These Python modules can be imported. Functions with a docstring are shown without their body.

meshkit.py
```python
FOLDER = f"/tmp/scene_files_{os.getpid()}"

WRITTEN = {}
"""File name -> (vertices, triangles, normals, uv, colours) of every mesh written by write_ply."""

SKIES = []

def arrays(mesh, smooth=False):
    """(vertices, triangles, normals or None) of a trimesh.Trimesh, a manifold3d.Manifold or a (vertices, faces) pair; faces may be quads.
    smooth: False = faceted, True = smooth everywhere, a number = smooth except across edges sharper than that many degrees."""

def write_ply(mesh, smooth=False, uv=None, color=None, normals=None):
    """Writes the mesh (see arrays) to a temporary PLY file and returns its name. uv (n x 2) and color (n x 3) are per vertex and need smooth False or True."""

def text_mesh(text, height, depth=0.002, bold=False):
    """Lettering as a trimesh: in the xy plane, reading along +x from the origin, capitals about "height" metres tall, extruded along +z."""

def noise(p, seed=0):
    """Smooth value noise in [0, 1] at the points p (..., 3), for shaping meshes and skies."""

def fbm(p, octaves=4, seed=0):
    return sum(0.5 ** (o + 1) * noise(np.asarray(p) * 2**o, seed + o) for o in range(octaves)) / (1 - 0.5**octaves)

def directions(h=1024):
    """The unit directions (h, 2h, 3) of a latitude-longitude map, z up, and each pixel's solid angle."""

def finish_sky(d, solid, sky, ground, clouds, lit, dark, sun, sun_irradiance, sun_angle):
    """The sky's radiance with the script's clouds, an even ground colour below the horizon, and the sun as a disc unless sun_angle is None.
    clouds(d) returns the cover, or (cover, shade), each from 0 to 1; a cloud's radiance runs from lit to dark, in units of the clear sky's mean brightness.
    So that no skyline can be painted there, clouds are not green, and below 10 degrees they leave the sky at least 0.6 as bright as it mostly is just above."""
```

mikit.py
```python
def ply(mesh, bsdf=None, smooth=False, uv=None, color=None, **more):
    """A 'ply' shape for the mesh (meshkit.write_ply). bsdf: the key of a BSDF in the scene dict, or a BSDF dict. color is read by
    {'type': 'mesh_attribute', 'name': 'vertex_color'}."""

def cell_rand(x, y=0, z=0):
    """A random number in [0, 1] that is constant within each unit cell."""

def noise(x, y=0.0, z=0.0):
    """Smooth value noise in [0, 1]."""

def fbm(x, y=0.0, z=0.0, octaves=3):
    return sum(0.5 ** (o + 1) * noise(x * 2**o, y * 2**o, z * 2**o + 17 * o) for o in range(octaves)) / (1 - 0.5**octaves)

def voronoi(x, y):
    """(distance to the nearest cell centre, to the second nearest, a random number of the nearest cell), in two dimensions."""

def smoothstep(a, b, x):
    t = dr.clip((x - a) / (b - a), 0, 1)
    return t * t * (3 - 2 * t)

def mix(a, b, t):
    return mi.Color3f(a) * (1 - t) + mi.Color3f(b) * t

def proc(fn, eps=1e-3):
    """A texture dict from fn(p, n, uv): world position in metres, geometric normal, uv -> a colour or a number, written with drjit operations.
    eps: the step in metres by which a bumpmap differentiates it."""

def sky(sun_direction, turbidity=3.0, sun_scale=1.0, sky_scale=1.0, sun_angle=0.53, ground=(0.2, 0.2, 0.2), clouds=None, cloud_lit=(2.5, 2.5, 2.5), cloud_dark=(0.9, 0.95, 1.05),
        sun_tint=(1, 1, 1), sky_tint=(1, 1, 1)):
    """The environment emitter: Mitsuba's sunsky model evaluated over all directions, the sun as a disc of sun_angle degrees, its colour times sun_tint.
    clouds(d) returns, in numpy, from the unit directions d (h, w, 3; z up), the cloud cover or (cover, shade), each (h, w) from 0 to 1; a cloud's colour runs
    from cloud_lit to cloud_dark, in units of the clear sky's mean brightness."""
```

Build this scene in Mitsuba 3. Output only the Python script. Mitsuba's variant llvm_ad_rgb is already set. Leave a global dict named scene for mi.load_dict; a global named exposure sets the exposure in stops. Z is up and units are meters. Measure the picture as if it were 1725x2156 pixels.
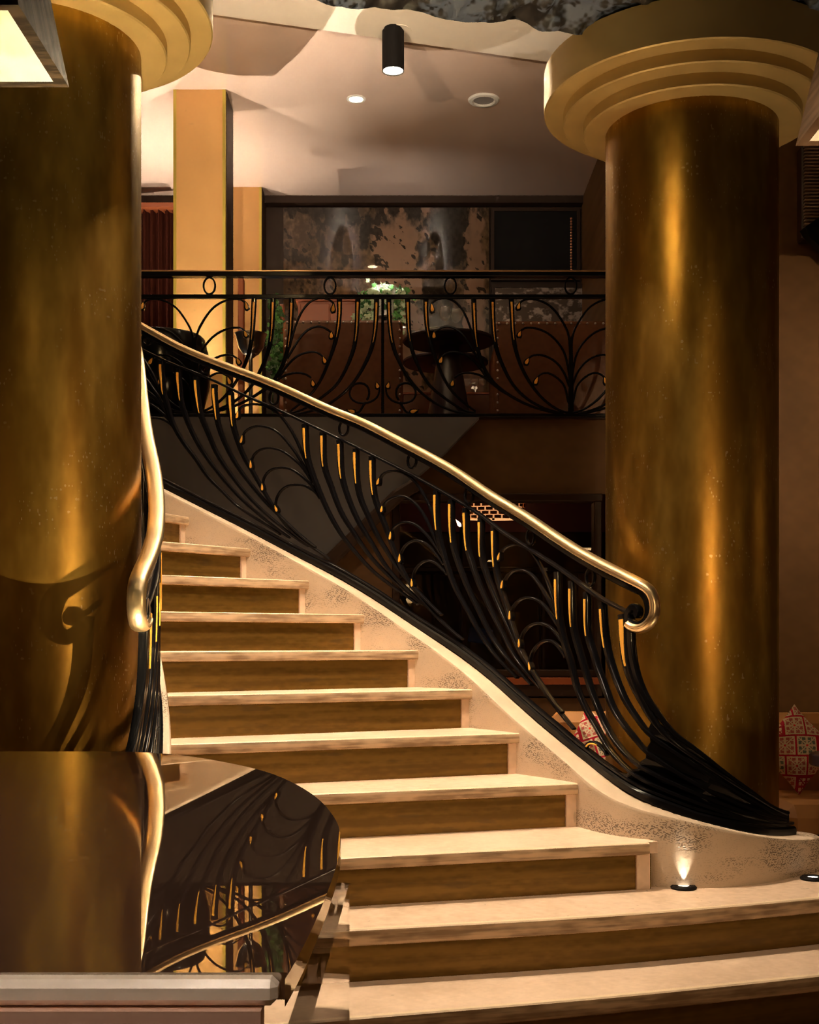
import math, random
import numpy as np, trimesh, drjit as dr, mitsuba as mi
import shapely.geometry as sg
from scipy.interpolate import CubicSpline, PchipInterpolator
import mikit, meshkit
from mikit import fbm, noise, voronoi, smoothstep, mix, proc, cell_rand
T = mi.ScalarTransform4f
rng = np.random.default_rng(7)
random.seed(7)
scene, labels = {}, {}
# ---------------------------------------------------------------- camera, exposure
F, HX, HY = 2600.0, 862.5, 1350.0          # focal length, principal column and horizon in pixels; the eye is the origin
exposure = 4.1
DIM = 1 / 16.0                             # every lamp's radiance is given for exposure 0.1 and scaled by this
scene['camera'] = {'type': 'perspective', 'fov_axis': 'x', 'fov': math.degrees(2 * math.atan(862.5 / F)),
                   'principal_point_offset_y': -(HY - 1078.0) / 2156.0,
                   'near_clip': 0.02, 'far_clip': 100.0,
                   'to_world': T().look_at(origin=[0, 0, 0], target=[0, 1, 0], up=[0, 0, 1])}
ZF, ZP, ZB, ZC, ZR = -1.197, -0.867, 1.47, 4.0, 2.316   # floor, stair platform, balcony floor, upper ceiling, rough ceiling
RISE = 0.165

def at(x, y, Y): return np.array([(x - HX) / F * Y, Y, (HY - y) / F * Y])

# ---------------------------------------------------------------- lights (rooms' lamps; their housings are built further down)
def spot(key, pos, target, power, angle=35, beam=None, col=(1.0, .72, .42)):
    scene[key] = {'type': 'spot', 'intensity': {'type': 'rgb', 'value': [DIM * power * c for c in col]}, 'cutoff_angle': angle,
                  'beam_width': beam or angle * .55, 'to_world': T().look_at(origin=list(pos), target=list(target), up=[0.1, 0.3, 1])}
WARM = (1.0, .70, .38)
def emit(c, k): return {'type': 'area', 'radiance': {'type': 'rgb', 'value': [DIM * k * v for v in c]}}

# ---------------------------------------------------------------- helpers
def num(name):
    if name not in scene and name not in labels and not any(k.startswith(name + '__') for k in scene): return name
    i = 1
    while True:
        k = f'{name}_{i:03d}'
        if k not in scene and k not in labels and not any(q.startswith(k + '__') for q in scene): return k
        i += 1
_cnt = {}
def add(name, mesh, mat, parent=None, smooth=False, **kw):
    base = f'{parent}__{name}' if parent else name
    n = _cnt.get(base, 0); _cnt[base] = n + 1
    key = base if n == 0 else f'{base}_{n:03d}'
    scene[key] = mesh if isinstance(mesh, dict) else mikit.ply(mesh, mat, smooth=smooth, **kw)
    return key
def thing(name, label, cat, group=None):
    n = _cnt.get(name, 0); _cnt[name] = n + 1
    key = name if n == 0 else f'{name}_{n:03d}'
    labels[key] = {'label': label, 'category': cat}
    if group: labels[key]['group'] = group
    return key
def tag(key, label, cat, group=None):
    labels[key] = {'label': label, 'category': cat}
    if group: labels[key]['group'] = group
    return key
def struct(name, mesh, mat, label=None, smooth=False):
    k = add(name, mesh, mat, smooth=smooth)
    labels[k] = {'kind': 'structure'}
    if label: labels[k]['label'] = label
    return k
def part(key, label): labels[key] = {'label': label}
def box(x0, x1, y0, y1, z0, z1, bev=0):
    if not bev:
        m = trimesh.creation.box((x1 - x0, y1 - y0, z1 - z0)); m.apply_translation([(x0 + x1) / 2, (y0 + y1) / 2, (z0 + z1) / 2]); return m
    pts = [[x, y, z] for x in (x0, x1) for y in (y0, y1) for z in (z0, z1)]
    q = []
    for p in pts:
        for a in range(3):
            r = list(p)
            for b in range(3):
                if b != a:
                    lo, hi = ((x0, x1), (y0, y1), (z0, z1))[b]
                    r[b] += bev if p[b] == lo else -bev
            q.append(r)
    return trimesh.convex.convex_hull(np.array(q))
def cat(ms): return trimesh.util.concatenate(ms)
def prism(poly, z0, z1):
    p = poly if hasattr(poly, 'exterior') else sg.Polygon(poly)
    m = trimesh.creation.extrude_polygon(p, z1 - z0); m.apply_translation([0, 0, z0]); return m
def lathe(prof, n=48, c=(0, 0, 0)):
    m = trimesh.creation.revolve(np.array(prof, float), sections=n); m.apply_translation(c)
    if m.volume < 0: m.invert()
    return m
def cyl(p0, p1, r, n=16):
    p0, p1 = np.array(p0, float), np.array(p1, float)
    return trimesh.creation.cylinder(r, segment=[p0, p1], sections=n)
OCT = np.array([(1, .6), (.6, 1), (-.6, 1), (-1, .6), (-1, -.6), (-.6, -1), (.6, -1), (1, -.6)])
def unit(v): return v / np.maximum(np.linalg.norm(v, axis=-1, keepdims=True), 1e-12)
def sweep(P, N, w, d, sec=OCT, closed=False, up=False):
    """sections in the plane (B across, N deep) along P; w, d full widths."""
    P, N = np.asarray(P, float), np.asarray(N, float)
    n = len(P)
    if closed:
        Tn = unit(np.roll(P, -1, 0) - np.roll(P, 1, 0))
    else:
        Tn = unit(np.gradient(P, axis=0))
    B = unit(np.cross(Tn, N)); N = unit(np.cross(B, Tn))
    if up and B[:, 2].mean() < 0: sec = sec * np.array([-1, 1])
    w = np.broadcast_to(w, (n,)) / 2; d = np.broadcast_to(d, (n,)) / 2
    m = len(sec)
    V = P[:, None] + sec[None, :, 0, None] * w[:, None, None] * B[:, None] + sec[None, :, 1, None] * d[:, None, None] * N[:, None]
    V = V.reshape(-1, 3); Fc = []
    for i in range(n if closed else n - 1):
        j = (i + 1) % n
        for k in range(m):
            l = (k + 1) % m
            Fc += [(i * m + k, j * m + k, j * m + l), (i * m + k, j * m + l, i * m + l)]
    if not closed:
        Fc += [(0, k, k + 1) for k in range(1, m - 1)] + [((n - 1) * m, (n - 1) * m + k + 1, (n - 1) * m + k) for k in range(1, m - 1)]
    mesh = trimesh.Trimesh(V, Fc, process=False)
    if mesh.volume < 0: mesh.invert()
    return mesh
def curve(pts, n=24):
    p = np.asarray(pts, float)
    if len(p) < 3: return np.linspace(p[0], p[-1], n)
    t = np.r_[0, np.cumsum(np.linalg.norm(np.diff(p, axis=0), axis=1) ** .6)]
    return CubicSpline(t, p)(np.linspace(0, t[-1], n))
def rot(m, deg, ax=(0, 0, 1), pt=(0, 0, 0)):
    m = m.copy(); m.apply_transform(trimesh.transformations.rotation_matrix(math.radians(deg), ax, pt)); return m

# ---------------------------------------------------------------- materials
def mat(key, base, rough=.5, metallic=0., spec=.5, two=True, bump=None, **kw):
    b = base if isinstance(base, dict) else {'type': 'rgb', 'value': list(base)}
    d = {'type': 'principled', 'base_color': b, 'roughness': rough, 'metallic': metallic, 'specular': spec, **kw}
    if bump: d = {'type': 'bumpmap', 'arbitrary': proc(bump[0], bump[2] if len(bump) > 2 else 1e-3), 'scale': bump[1], 'bsdf': d}
    scene[key] = {'type': 'twosided', 'bsdf': d} if two else d
    return key
def t_brass(p, n, uv):
    s = fbm(p.x * 9, p.y * 9, p.z * 1.1, 4)
    b = fbm(p.x * 26, p.y * 26, p.z * 9 + 5, 3)
    c = mix((.25, .125, .022), (.48, .30, .062), smoothstep(.3, .72, s * .75 + b * .25))
    sc = smoothstep(.78, .86, noise(p.x * 160, p.y * 160, p.z * 70)) * smoothstep(.5, .7, noise(p.x * 12, p.y * 12, p.z * 7))
    return mix(c, (.62, .5, .3), sc * .5)
mat('m_column', proc(t_brass), .36, 1.0)
def t_capital(p, n, uv):
    return mix((.40, .27, .10), (.52, .37, .15), fbm(p.x * 7, p.y * 7, p.z * 7, 3))
mat('m_capital', proc(t_capital), .45, .45)
mat('m_rail', (.95, .74, .44), .30, 1.0)
mat('m_iron', (.004, .004, .005), .14, 0., .2)
mat('m_slat', (.36, .25, .17), .4, .3)
mat('m_capbrass', (.42, .24, .12), .3, .9)
mat('m_gold', (.78, .40, .06), .4, 0., .5)
def t_tread(p, n, uv):
    a = fbm(p.x * 3, p.y * 3, p.z * 3, 4); b = fbm(p.x * 45, p.y * 45, p.z * 45, 2)
    c = mix((.60, .45, .32), (.74, .57, .43), smoothstep(.25, .75, a * .7 + b * .3))
    return mix(c, (.25, .18, .12), smoothstep(.90, .94, noise(p.x * 40, p.y * 40, p.z * 9)) * .35)
mat('m_tread', proc(t_tread), .38, 0., .45)
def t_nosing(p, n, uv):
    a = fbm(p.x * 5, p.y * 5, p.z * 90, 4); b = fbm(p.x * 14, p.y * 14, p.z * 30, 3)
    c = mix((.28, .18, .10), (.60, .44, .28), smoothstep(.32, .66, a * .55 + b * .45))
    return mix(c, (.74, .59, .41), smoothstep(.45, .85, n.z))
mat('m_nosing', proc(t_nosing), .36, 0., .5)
def t_riser(p, n, uv):
    a = fbm(p.x * 1.5, p.y * 1.5, p.z * 40, 4); b = fbm(p.x * 30, p.y * 30, p.z * 60, 3)
    c = mix((.13, .068, .012), (.21, .118, .024), smoothstep(.3, .7, a * .7 + b * .3))
    return mix(c, (.10, .065, .03), smoothstep(.66, .8, fbm(p.x * 7 + 3, p.y * 7, p.z * 30, 4)) * .5)
mat('m_riser', proc(t_riser), .34, .6)
def pits(p):
    z = noise(p.x * 230, p.y * 230, p.z * 260); m = smoothstep(.42, .68, fbm(p.x * 6, p.y * 6, p.z * 9, 3))
    return smoothstep(.62 - .1 * m, .74 - .1 * m, z) * (0.12 + .88 * m)
def t_stringer(p, n, uv):
    a = fbm(p.x * 4, p.y * 4, p.z * 4, 4)
    c = mix((.50, .39, .275), (.66, .53, .395), a)
    return mix(c, (.16, .11, .07), pits(p) * .8 * smoothstep(.85, .3, n.z))
mat('m_stringer', proc(t_stringer), .5, 0., .4, bump=(lambda p, n, uv: -pits(p), .002))
def t_plaster(p, n, uv):
    a = fbm(p.x * 1.3, p.y, p.z * 1.3, 4); b = fbm(p.x * 20, p.y, p.z * 20, 2)
    return mix((.090, .042, .014), (.135, .066, .024), smoothstep(.25, .75, a * .75 + b * .25))
mat('m_plaster', proc(t_plaster), .6, 0., .3)
mat('m_ceil', (.64, .46, .36), .16, 0., .55)
mat('m_soffit', (.80, .70, .58), .6)
def t_rough(p, n, uv):
    a = fbm(p.x * 9, p.y * 9, p.z * 9, 4); b = noise(p.x * 60, p.y * 60, p.z * 60)
    return mix((.006, .006, .008), (.080, .102, .155), smoothstep(.47, .62, a * .7 + b * .3))
mat('m_rough', proc(t_rough), .55, 0., .5)
mat('m_black', (.006, .005, .005), .6, 0., .12)
mat('m_darkpanel', (.115, .108, .108), .5, 0., .2)
mat('m_darkwood', (.030, .014, .008), .45, 0., .25)
def t_pillar(p, n, uv):
    e = smoothstep(.95, 1.1, fbm(p.x * 7, p.y * 7, p.z * 5, 4) + .3 * noise(p.x * 50, p.y * 50, p.z * 40))
    c = mix((.58, .30, .095), (.66, .36, .12), fbm(p.x * 3, p.y * 3, p.z * 2, 3))
    return mix(c, (.34, .19, .08), e * .6)
mat('m_pillar', proc(t_pillar), .42, 0., .4)
mat('m_brassedge', (.55, .42, .08), .35, .6)
def t_peel(p, n, uv):
    a = fbm(p.x * 2.3 + 4, p.z * 1.6, 2.0, 5); b = fbm(p.x * 14, p.z * 9, 5.0, 4); g = fbm(p.x * 40, p.z * 30, 1.0, 3)
    cream = mix((.33, .20, .125), (.42, .27, .175), b)
    tan = mix((.10, .058, .028), (.26, .16, .08), smoothstep(.3, .7, b * .6 + g * .4))
    dark = mix((.008, .006, .005), (.045, .033, .024), g)
    # three broad vertical zones of bare plaster between stained ones, with torn edges
    e = .10 * (a - .5) + .16 * (b - .5)
    z1 = smoothstep(-.33, -.30, p.x + e) * smoothstep(.14, .10, p.x + e * 2.0)
    z2 = smoothstep(.50, .52, p.x + e * 1.2 - (p.z - 3.2) * .05) * smoothstep(.68, .64, p.x + e * .7)
    c = mix(tan, cream, dr.maximum(z1, z2))
    st = smoothstep(.55, .66, a * .55 + b * .45 + .17 * smoothstep(.05, .25, p.x) * smoothstep(.62, .42, p.x))
    st = st * (1 - .85 * dr.maximum(z1, z2))
    top = smoothstep(3.72, 3.95, p.z + .5 * (b - .5)) * smoothstep(.45, .6, b + .1)
    fl = smoothstep(.66, .72, fbm(p.x * 20 + p.z * 9, p.z * 17, 9.0, 3)) * .9
    return mix(c, dark, dr.clip(st + top + fl, 0, .95))
scene['m_peel'] = {'type': 'twosided', 'bsdf': {'type': 'plastic', 'diffuse_reflectance': proc(t_peel), 'int_ior': 1.55, 'nonlinear': True}}
def t_antique(p, n, uv):
    g = fbm(p.x * 22, p.z * 30, 3.0, 4); b = fbm(p.x * 6, p.z * 5, 8.0, 3)
    return mix((.10, .075, .06), (.42, .36, .33), smoothstep(.42, .62, g * .7 + b * .3))
mat('m_antique', proc(t_antique), .3, .7)
def t_leather(p, n, uv): return mix((.105, .031, .011), (.155, .050, .019), fbm(p.x * 30, p.y * 30, p.z * 30, 3))
mat('m_leather', proc(t_leather), .42, 0., .5)
def t_suede(p, n, uv): return mix((.30, .13, .035), (.44, .20, .06), fbm(p.x * 5, p.y * 5, p.z * 5, 4))
mat('m_suede', proc(t_suede), .55, 0., .4)
mat('m_steel', (.75, .72, .68), .12, 1.0)
mat('m_redwood', (.28, .07, .025), .3)
mat('m_curtain', (.055, .012, .006), .9, 0., .1)
mat('m_tabledark', (.030, .018, .020), .25)
mat('m_white', (.78, .74, .68), .4)
def t_wood(p, n, uv):
    g = fbm(p.x * 12, p.y * 60, p.z * 5, 4)
    return mix((.018, .012, .009), (.09, .06, .038), smoothstep(.35, .7, g))
mat('m_lampwood', proc(t_wood), .5)
mat('m_lampoak', proc(lambda p, n, uv: mix((.14, .085, .05), (.36, .24, .15), fbm(p.x * 9, p.y * 9, p.z * 60, 4))), .5)
mat('m_floor', (.10, .055, .03), .35)
mat('m_wallroom', (.22, .12, .06), .6)
scene['m_lacquer'] = {'type': 'blendbsdf', 'weight': .075, 'a': {'type': 'conductor', 'material': 'none', 'specular_reflectance': {'type': 'rgb', 'value': [.66, .62, .56]}}, 'b': {'type': 'twosided', 'bsdf': {'type': 'diffuse', 'reflectance': {'type': 'rgb', 'value': [.55, .32, .24]}}}}
scene['m_glass'] = {'type': 'dielectric', 'int_ior': 1.5, 'ext_ior': 1.0}
scene['m_pane'] = {'type': 'thindielectric', 'int_ior': 1.5}
mat('m_leafdark', (.03, .10, .025), .4)
mat('m_leaf', (.10, .30, .07), .4)
mat('m_leafpale', (.45, .55, .33), .45)
mat('m_purple', (.19, .06, .10), .8)
mat('m_grille', (.30, .27, .26), .5)
mat('m_copper', (.72, .34, .17), .3, .9)
mat('m_blue', (.02, .08, .30), .6)

# ---------------------------------------------------------------- stair geometry: plan curves of the two balustrades
class Plan:
    def __init__(self, pts, side):
        p = np.asarray(pts, float); t = np.r_[0, np.cumsum(np.linalg.norm(np.diff(p, axis=0), axis=1))]
        self.P = CubicSpline(t, p)(np.linspace(0, t[-1], 1500))
        self.s = np.r_[0, np.cumsum(np.linalg.norm(np.diff(self.P, axis=0), axis=1))]
        tn = unit(np.gradient(self.P, axis=0))
        self.N = np.stack([-tn[:, 1], tn[:, 0]], 1) * side      # points to the stair
        self.r = self.P[:, 0] / self.P[:, 1]
    def p(self, s, z, off=0):
        s = np.asarray(s, float)
        q = np.stack([np.interp(s, self.s, self.P[:, i]) for i in (0, 1)], -1); n = self.n(s)[..., :2]
        return np.concatenate([q + n * off, np.broadcast_to(np.asarray(z, float), s.shape)[..., None]], -1)
    def n(self, s):
        n = np.stack([np.interp(s, self.s, self.N[:, i]) for i in (0, 1)], -1)
        return np.concatenate([unit(n), np.zeros(n.shape[:-1] + (1,))], -1)
R = Plan([(1.46, 4.72), (1.25, 4.54), (1.05, 4.445), (.90, 4.46), (.73, 4.72), (.539, 5.036), (.356, 5.336), (.116, 5.60), (-.145, 5.82), (-.426, 5.996),
          (-.737, 6.151), (-1.067, 6.265), (-1.41, 6.36), (-1.75, 6.42), (-2.15, 6.46)], 1)
L = Plan([(-1.24, 3.37), (-1.02, 3.40), (-.88, 3.55), (-.835, 3.80), (-.845, 4.05), (-.885, 4.32), (-.965, 4.62), (-1.04, 4.85), (-1.14, 5.2),
          (-1.22, 5.45), (-1.40, 5.75), (-1.70, 6.0), (-2.1, 6.2)], -1)
def rpx(pts):
    """pixels on the right balustrade -> (s, z) on its curved upright surface"""
    p = np.asarray(pts, float)
    i = np.argsort(R.r)
    s = np.interp((p[:, 0] - HX) / F, R.r[i], R.s[i])
    return np.stack([s, (HY - p[:, 1]) / F * np.interp(s, R.s, R.P[:, 1])], 1)
BASE_PX = [(1667, 1758), (1641, 1762), (1604, 1761), (1548, 1750), (1474, 1733), (1402, 1705), (1347, 1681), (1310, 1657), (1265, 1625), (1217, 1588), (1180, 1555), (1069, 1459), (1016, 1414),
           (960, 1373), (901, 1335), (846, 1299), (789, 1260), (714, 1216), (640, 1179), (599, 1158), (536, 1124), (480, 1096), (408, 1060), (373, 1042), (325, 1018), (260, 985), (190, 950), (80, 895), (10, 860)]
b = rpx(BASE_PX); o = np.argsort(b[:, 0]); b = b[o]; b = b[np.r_[True, np.diff(b[:, 0]) > 1e-4]]
zbR = lambda s: np.interp(s, b[:, 0], b[:, 1])
dL = np.array([(3.30, -.745), (3.40, -.735), (3.55, -.68), (3.80, -.59), (4.17, -.43), (4.43, -.26), (4.66, -.10), (4.88, .07), (5.10, .235), (5.31, .40), (5.5, .565), (5.68, .73), (5.84, .89), (6.0, 1.05), (6.2, 1.25)])
_zl = np.interp(L.P[:, 1], dL[:, 0], dL[:, 1]); _zl[:60] = np.minimum(_zl[:60], -.735)
zbL = lambda s: np.interp(s, L.s, _zl)
class Rail:
    """a balustrade: maps (s, z) traced on the right one to itself"""
    def __init__(self, plan, zb, mirror): self.plan, self.zb, self.m = plan, zb, mirror
    def map(self, sz, off=0):
        s = sz[:, 0]; z = sz[:, 1] if not self.m else sz[:, 1] - zbR(s) + self.zb(s)
        return self.plan.p(s, z, off), self.plan.n(s)

# steps: ends of the nosing lines on the right string and on the left one
Rk = {4: (.835, 4.29), 3: (.635, 4.65), 2: (.444, 4.98), 1: (.268, 5.27), 0: (.04, 5.52), -1: (-.21, 5.73), -2: (-.48, 5.90), -3: (-.78, 6.05), -4: (-1.10, 6.16), -5: (-1.43, 6.25), -6: (-1.78, 6.31)}
Dk = {4: 3.80, 3: 4.17, 2: 4.43, 1: 4.66, 0: 4.88, -1: 5.10, -2: 5.31, -3: 5.50, -4: 5.66, -5: 5.80, -6: 5.92}
Lk = {}
for k, y in Dk.items():
    i = np.argmin(np.abs(L.P[300:, 1] - y)) + 300
    Lk[k] = L.P[i] + L.N[i] * .05
ZK = lambda k: -.0412 - RISE * k

# ---------------------------------------------------------------- structure
edge = lambda x: 4.585 + .25 * x         # the broken edge of the rough slab
struct('floor', box(-5, 5, -3.6, 11.6, ZF - .1, ZF), 'm_floor')
struct('wall_left', box(-5.1, -5, -3.6, 11.6, ZF, ZC), 'm_wallroom')
struct('wall_right', box(5, 5.1, -3.6, 8.15, ZF, ZC), 'm_wallroom')
struct('wall_front', box(-5, 5, -3.7, -3.6, ZF, ZC), 'm_wallroom')
# plaster wall under the balcony with the window opening, rising to the ceiling on the right
zt, zb_ = (HY - 1040) / F * 8.12, (HY - 1470) / F * 8.12
xl, xr = (826 - HX) / F * 8.12, 1.31
wb = cat([box(-5, 1.66, 8.12, 8.22, zt, ZB - .012), box(-5, xl, 8.12, 8.22, ZF, zt), box(xl, xr, 8.12, 8.22, ZF, zb_), box(xr, 5, 8.12, 8.22, ZF, zt), box(1.66, 5, 8.12, 8.22, zt, ZC)])
struct('wall_back', wb, 'm_plaster')
struct('floor_upper', cat([box(-5, 1.66, 8.09, 11.35, ZB - .012, ZB), box(-5, 1.66, 8.22, 11.35, ZB - .12, ZB - .012)]), 'm_darkwood')
struct('wall_side', box(1.56, 1.66, 8.22, 11.35, ZB, ZC), 'm_plaster')
struct('wall_far', box(-5, 1.66, 11.2, 11.3, ZF, ZC), 'm_darkwood')
xs = np.linspace(-5, 5, 3)
lineY = lambda x: 8.095 + .292 * x  # far edge of the low soffit that carries the can lamp
struct('ceiling_upper', box(-5, 5, 5.2, 11.35, ZC, ZC + .1), 'm_ceil')
struct('ceiling_soffit', prism([(-5, edge(-5) - .3), (5, edge(5) - .3), (5, lineY(5)), (-5, lineY(-5))], ZC - .075, ZC - .002), 'm_soffit')
# beam at the far end of the upper ceiling
struct('trim_1', box(-5, 1.56, 11.08, 11.2, ZC - .065, ZC), 'm_darkwood')
# rough broken concrete ceiling over the stair foot
def rough_slab():
    nx, ny = 230, 70
    X = np.concatenate([np.linspace(-5, -1.2, 20), np.linspace(-1.15, 1.5, 180), np.linspace(1.6, 5, 30)])
    V = []; 
    ty = np.r_[np.linspace(0, .86, 14), np.linspace(.865, 1, 66)]
    for t in ty:
        for x in X:
            e = edge(x) + .05 * (meshkit.noise(np.array([[x * 3, 0, 0]]))[0] - .0) if False else edge(x)
            V.append((x, -3.6 + t * (e + 3.6), ZR))
    V = np.array(V); n = len(X); m = len(ty)
    f1 = meshkit.fbm(V * 5) ; f2 = meshkit.fbm(V * 22 + 7)
    lip = np.exp(-((edge(V[:, 0]) - V[:, 1]) / .05) ** 2)
    V[:, 2] += .055 + .010 * (f1 - f1.mean()) / f1.std() + .007 * (f2 - f2.mean()) / f2.std() - .028 * lip
    V[:, 1] += lip * (.012 * (f2 - f2.mean()) / f2.std())
    Fc = []
    for i in range(m - 1):
        for j in range(n - 1):
            a = i * n + j; Fc += [(a, a + n, a + 1), (a + 1, a + n, a + n + 1)]
    # upright back of the slab edge
    top = V[(m - 1) * n:].copy(); top[:, 2] = ZC; k0 = len(V); V = np.vstack([V, top])
    for j in range(n - 1):
        a = (m - 1) * n + j; Fc += [(a, k0 + j, a + 1), (a + 1, k0 + j, k0 + j + 1)]
    return trimesh.Trimesh(V, Fc, process=False)
struct('ceiling_rough', rough_slab(), 'm_rough', 'rough black broken concrete ceiling', smooth=40)
# dark boarded panel that closes the stair's far side under the balcony
dp = [(-3, ZB - .02)] + [tuple(at(x, y, 7.98)[[0, 2]]) for x, y in ((1010, 878), (940, 950), (836, 1040), (690, 1185))] + [(at(560, 1290, 7.98)[0], at(560, 1290, 7.98)[2]), (-3, at(560, 1290, 7.98)[2])]
m = prism(dp, 0, .12); m.apply_transform(trimesh.transformations.rotation_matrix(math.pi / 2, [1, 0, 0])); m.apply_translation([0, 8.1, 0])
k = tag(add('stair_side_panel', m, 'm_darkpanel'), 'dark grey boarded panel with slanting edge under the balcony, behind the stair', 'panel')
mol = sweep([at(880, 1018, 7.95), at(836, 1045, 7.95), at(690, 1185, 7.95), at(600, 1268, 7.95)], [(0, -1, 0)] * 4, .085, .05)
labels[k + '__moulding'] = {'label': 'black moulding along the slanting edge'}
scene[k + '__moulding'] = mikit.ply(mol, 'm_darkwood')

# ---------------------------------------------------------------- columns
def column(cx, cy, label):
    t = thing('round_column', label, 'column')
    add('shaft', lathe([(0, ZP), (.349, ZP), (.349, 2.10), (0, 2.10)], 96, (cx, cy, 0)), 'm_column', t, smooth=40)
    prof = [(0, 2.099), (.436, 2.099), (.441, 2.104), (.441, 2.148), (.519, 2.148), (.524, 2.153), (.524, 2.196), (.599, 2.196), (.604, 2.201), (.604, 2.36), (0, 2.36)]
    k = add('capital', lathe(prof, 128, (cx, cy, 0)), 'm_capital', t, smooth=40)
    part(k, 'three-tiered stepped round capital')
column(1.163, 5.10, 'tall round brass column with stepped capital behind the right foot of the stair')
column(-1.31, 4.385, 'tall round brass column with stepped capital beside the left handrail, partly out of frame')

# ---------------------------------------------------------------- staircase
st = thing('staircase', 'curved stone staircase with brass risers sweeping up to the left behind the column', 'staircase')
def line_strip(a, b, n=2): return np.linspace(a, b, n)
def step(k):
    a, c = np.array(Lk[k]), np.array(Rk[k]); a2, c2 = np.array(Lk[k - 1]), np.array(Rk[k - 1])
    z = ZK(k); u = unit(c - a); nb = np.array([-u[1], u[0]])
    if k == 4: c = c + u * .0
    # tread slab behind the nosing, riser under it, moulded nosing along the front
    poly = [a + nb * .02 - u * .03, c + nb * .02 + u * .04, c2 + nb * .06 + u * .05, a2 + nb * .06 - u * .05]
    add('tread', prism(poly, z - .04, z), 'm_tread', st)
    r0, r1 = a + nb * .032 - u * .03, c + nb * .032 + u * .02
    add('riser', prism([r0, r1, r1 + nb * .02, r0 + nb * .02], z - RISE - .01, z - .038), 'm_riser', st)
    sec = np.array([(-.5, -1), (-.5, .55), (-.42, .88), (-.2, 1), (.2, 1), (.42, .88), (.5, .5), (.5, -1)])
    n = 12; P = np.array([np.r_[a + (c - a) * t, z - .0205] for t in np.linspace(-.01, 1, n)])
    P[:, :2] += nb * .014
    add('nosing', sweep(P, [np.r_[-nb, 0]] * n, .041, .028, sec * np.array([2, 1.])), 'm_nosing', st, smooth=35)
    q0, q1 = c + nb * .022 - u * .038, c + nb * .022 + u * .012
    add('riser_trim', prism([q0, q1, q1 + nb * .03, q0 + nb * .03], z - RISE, z - .039), 'm_tread', st)
for k in range(4, -6, -1): step(k)
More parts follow.
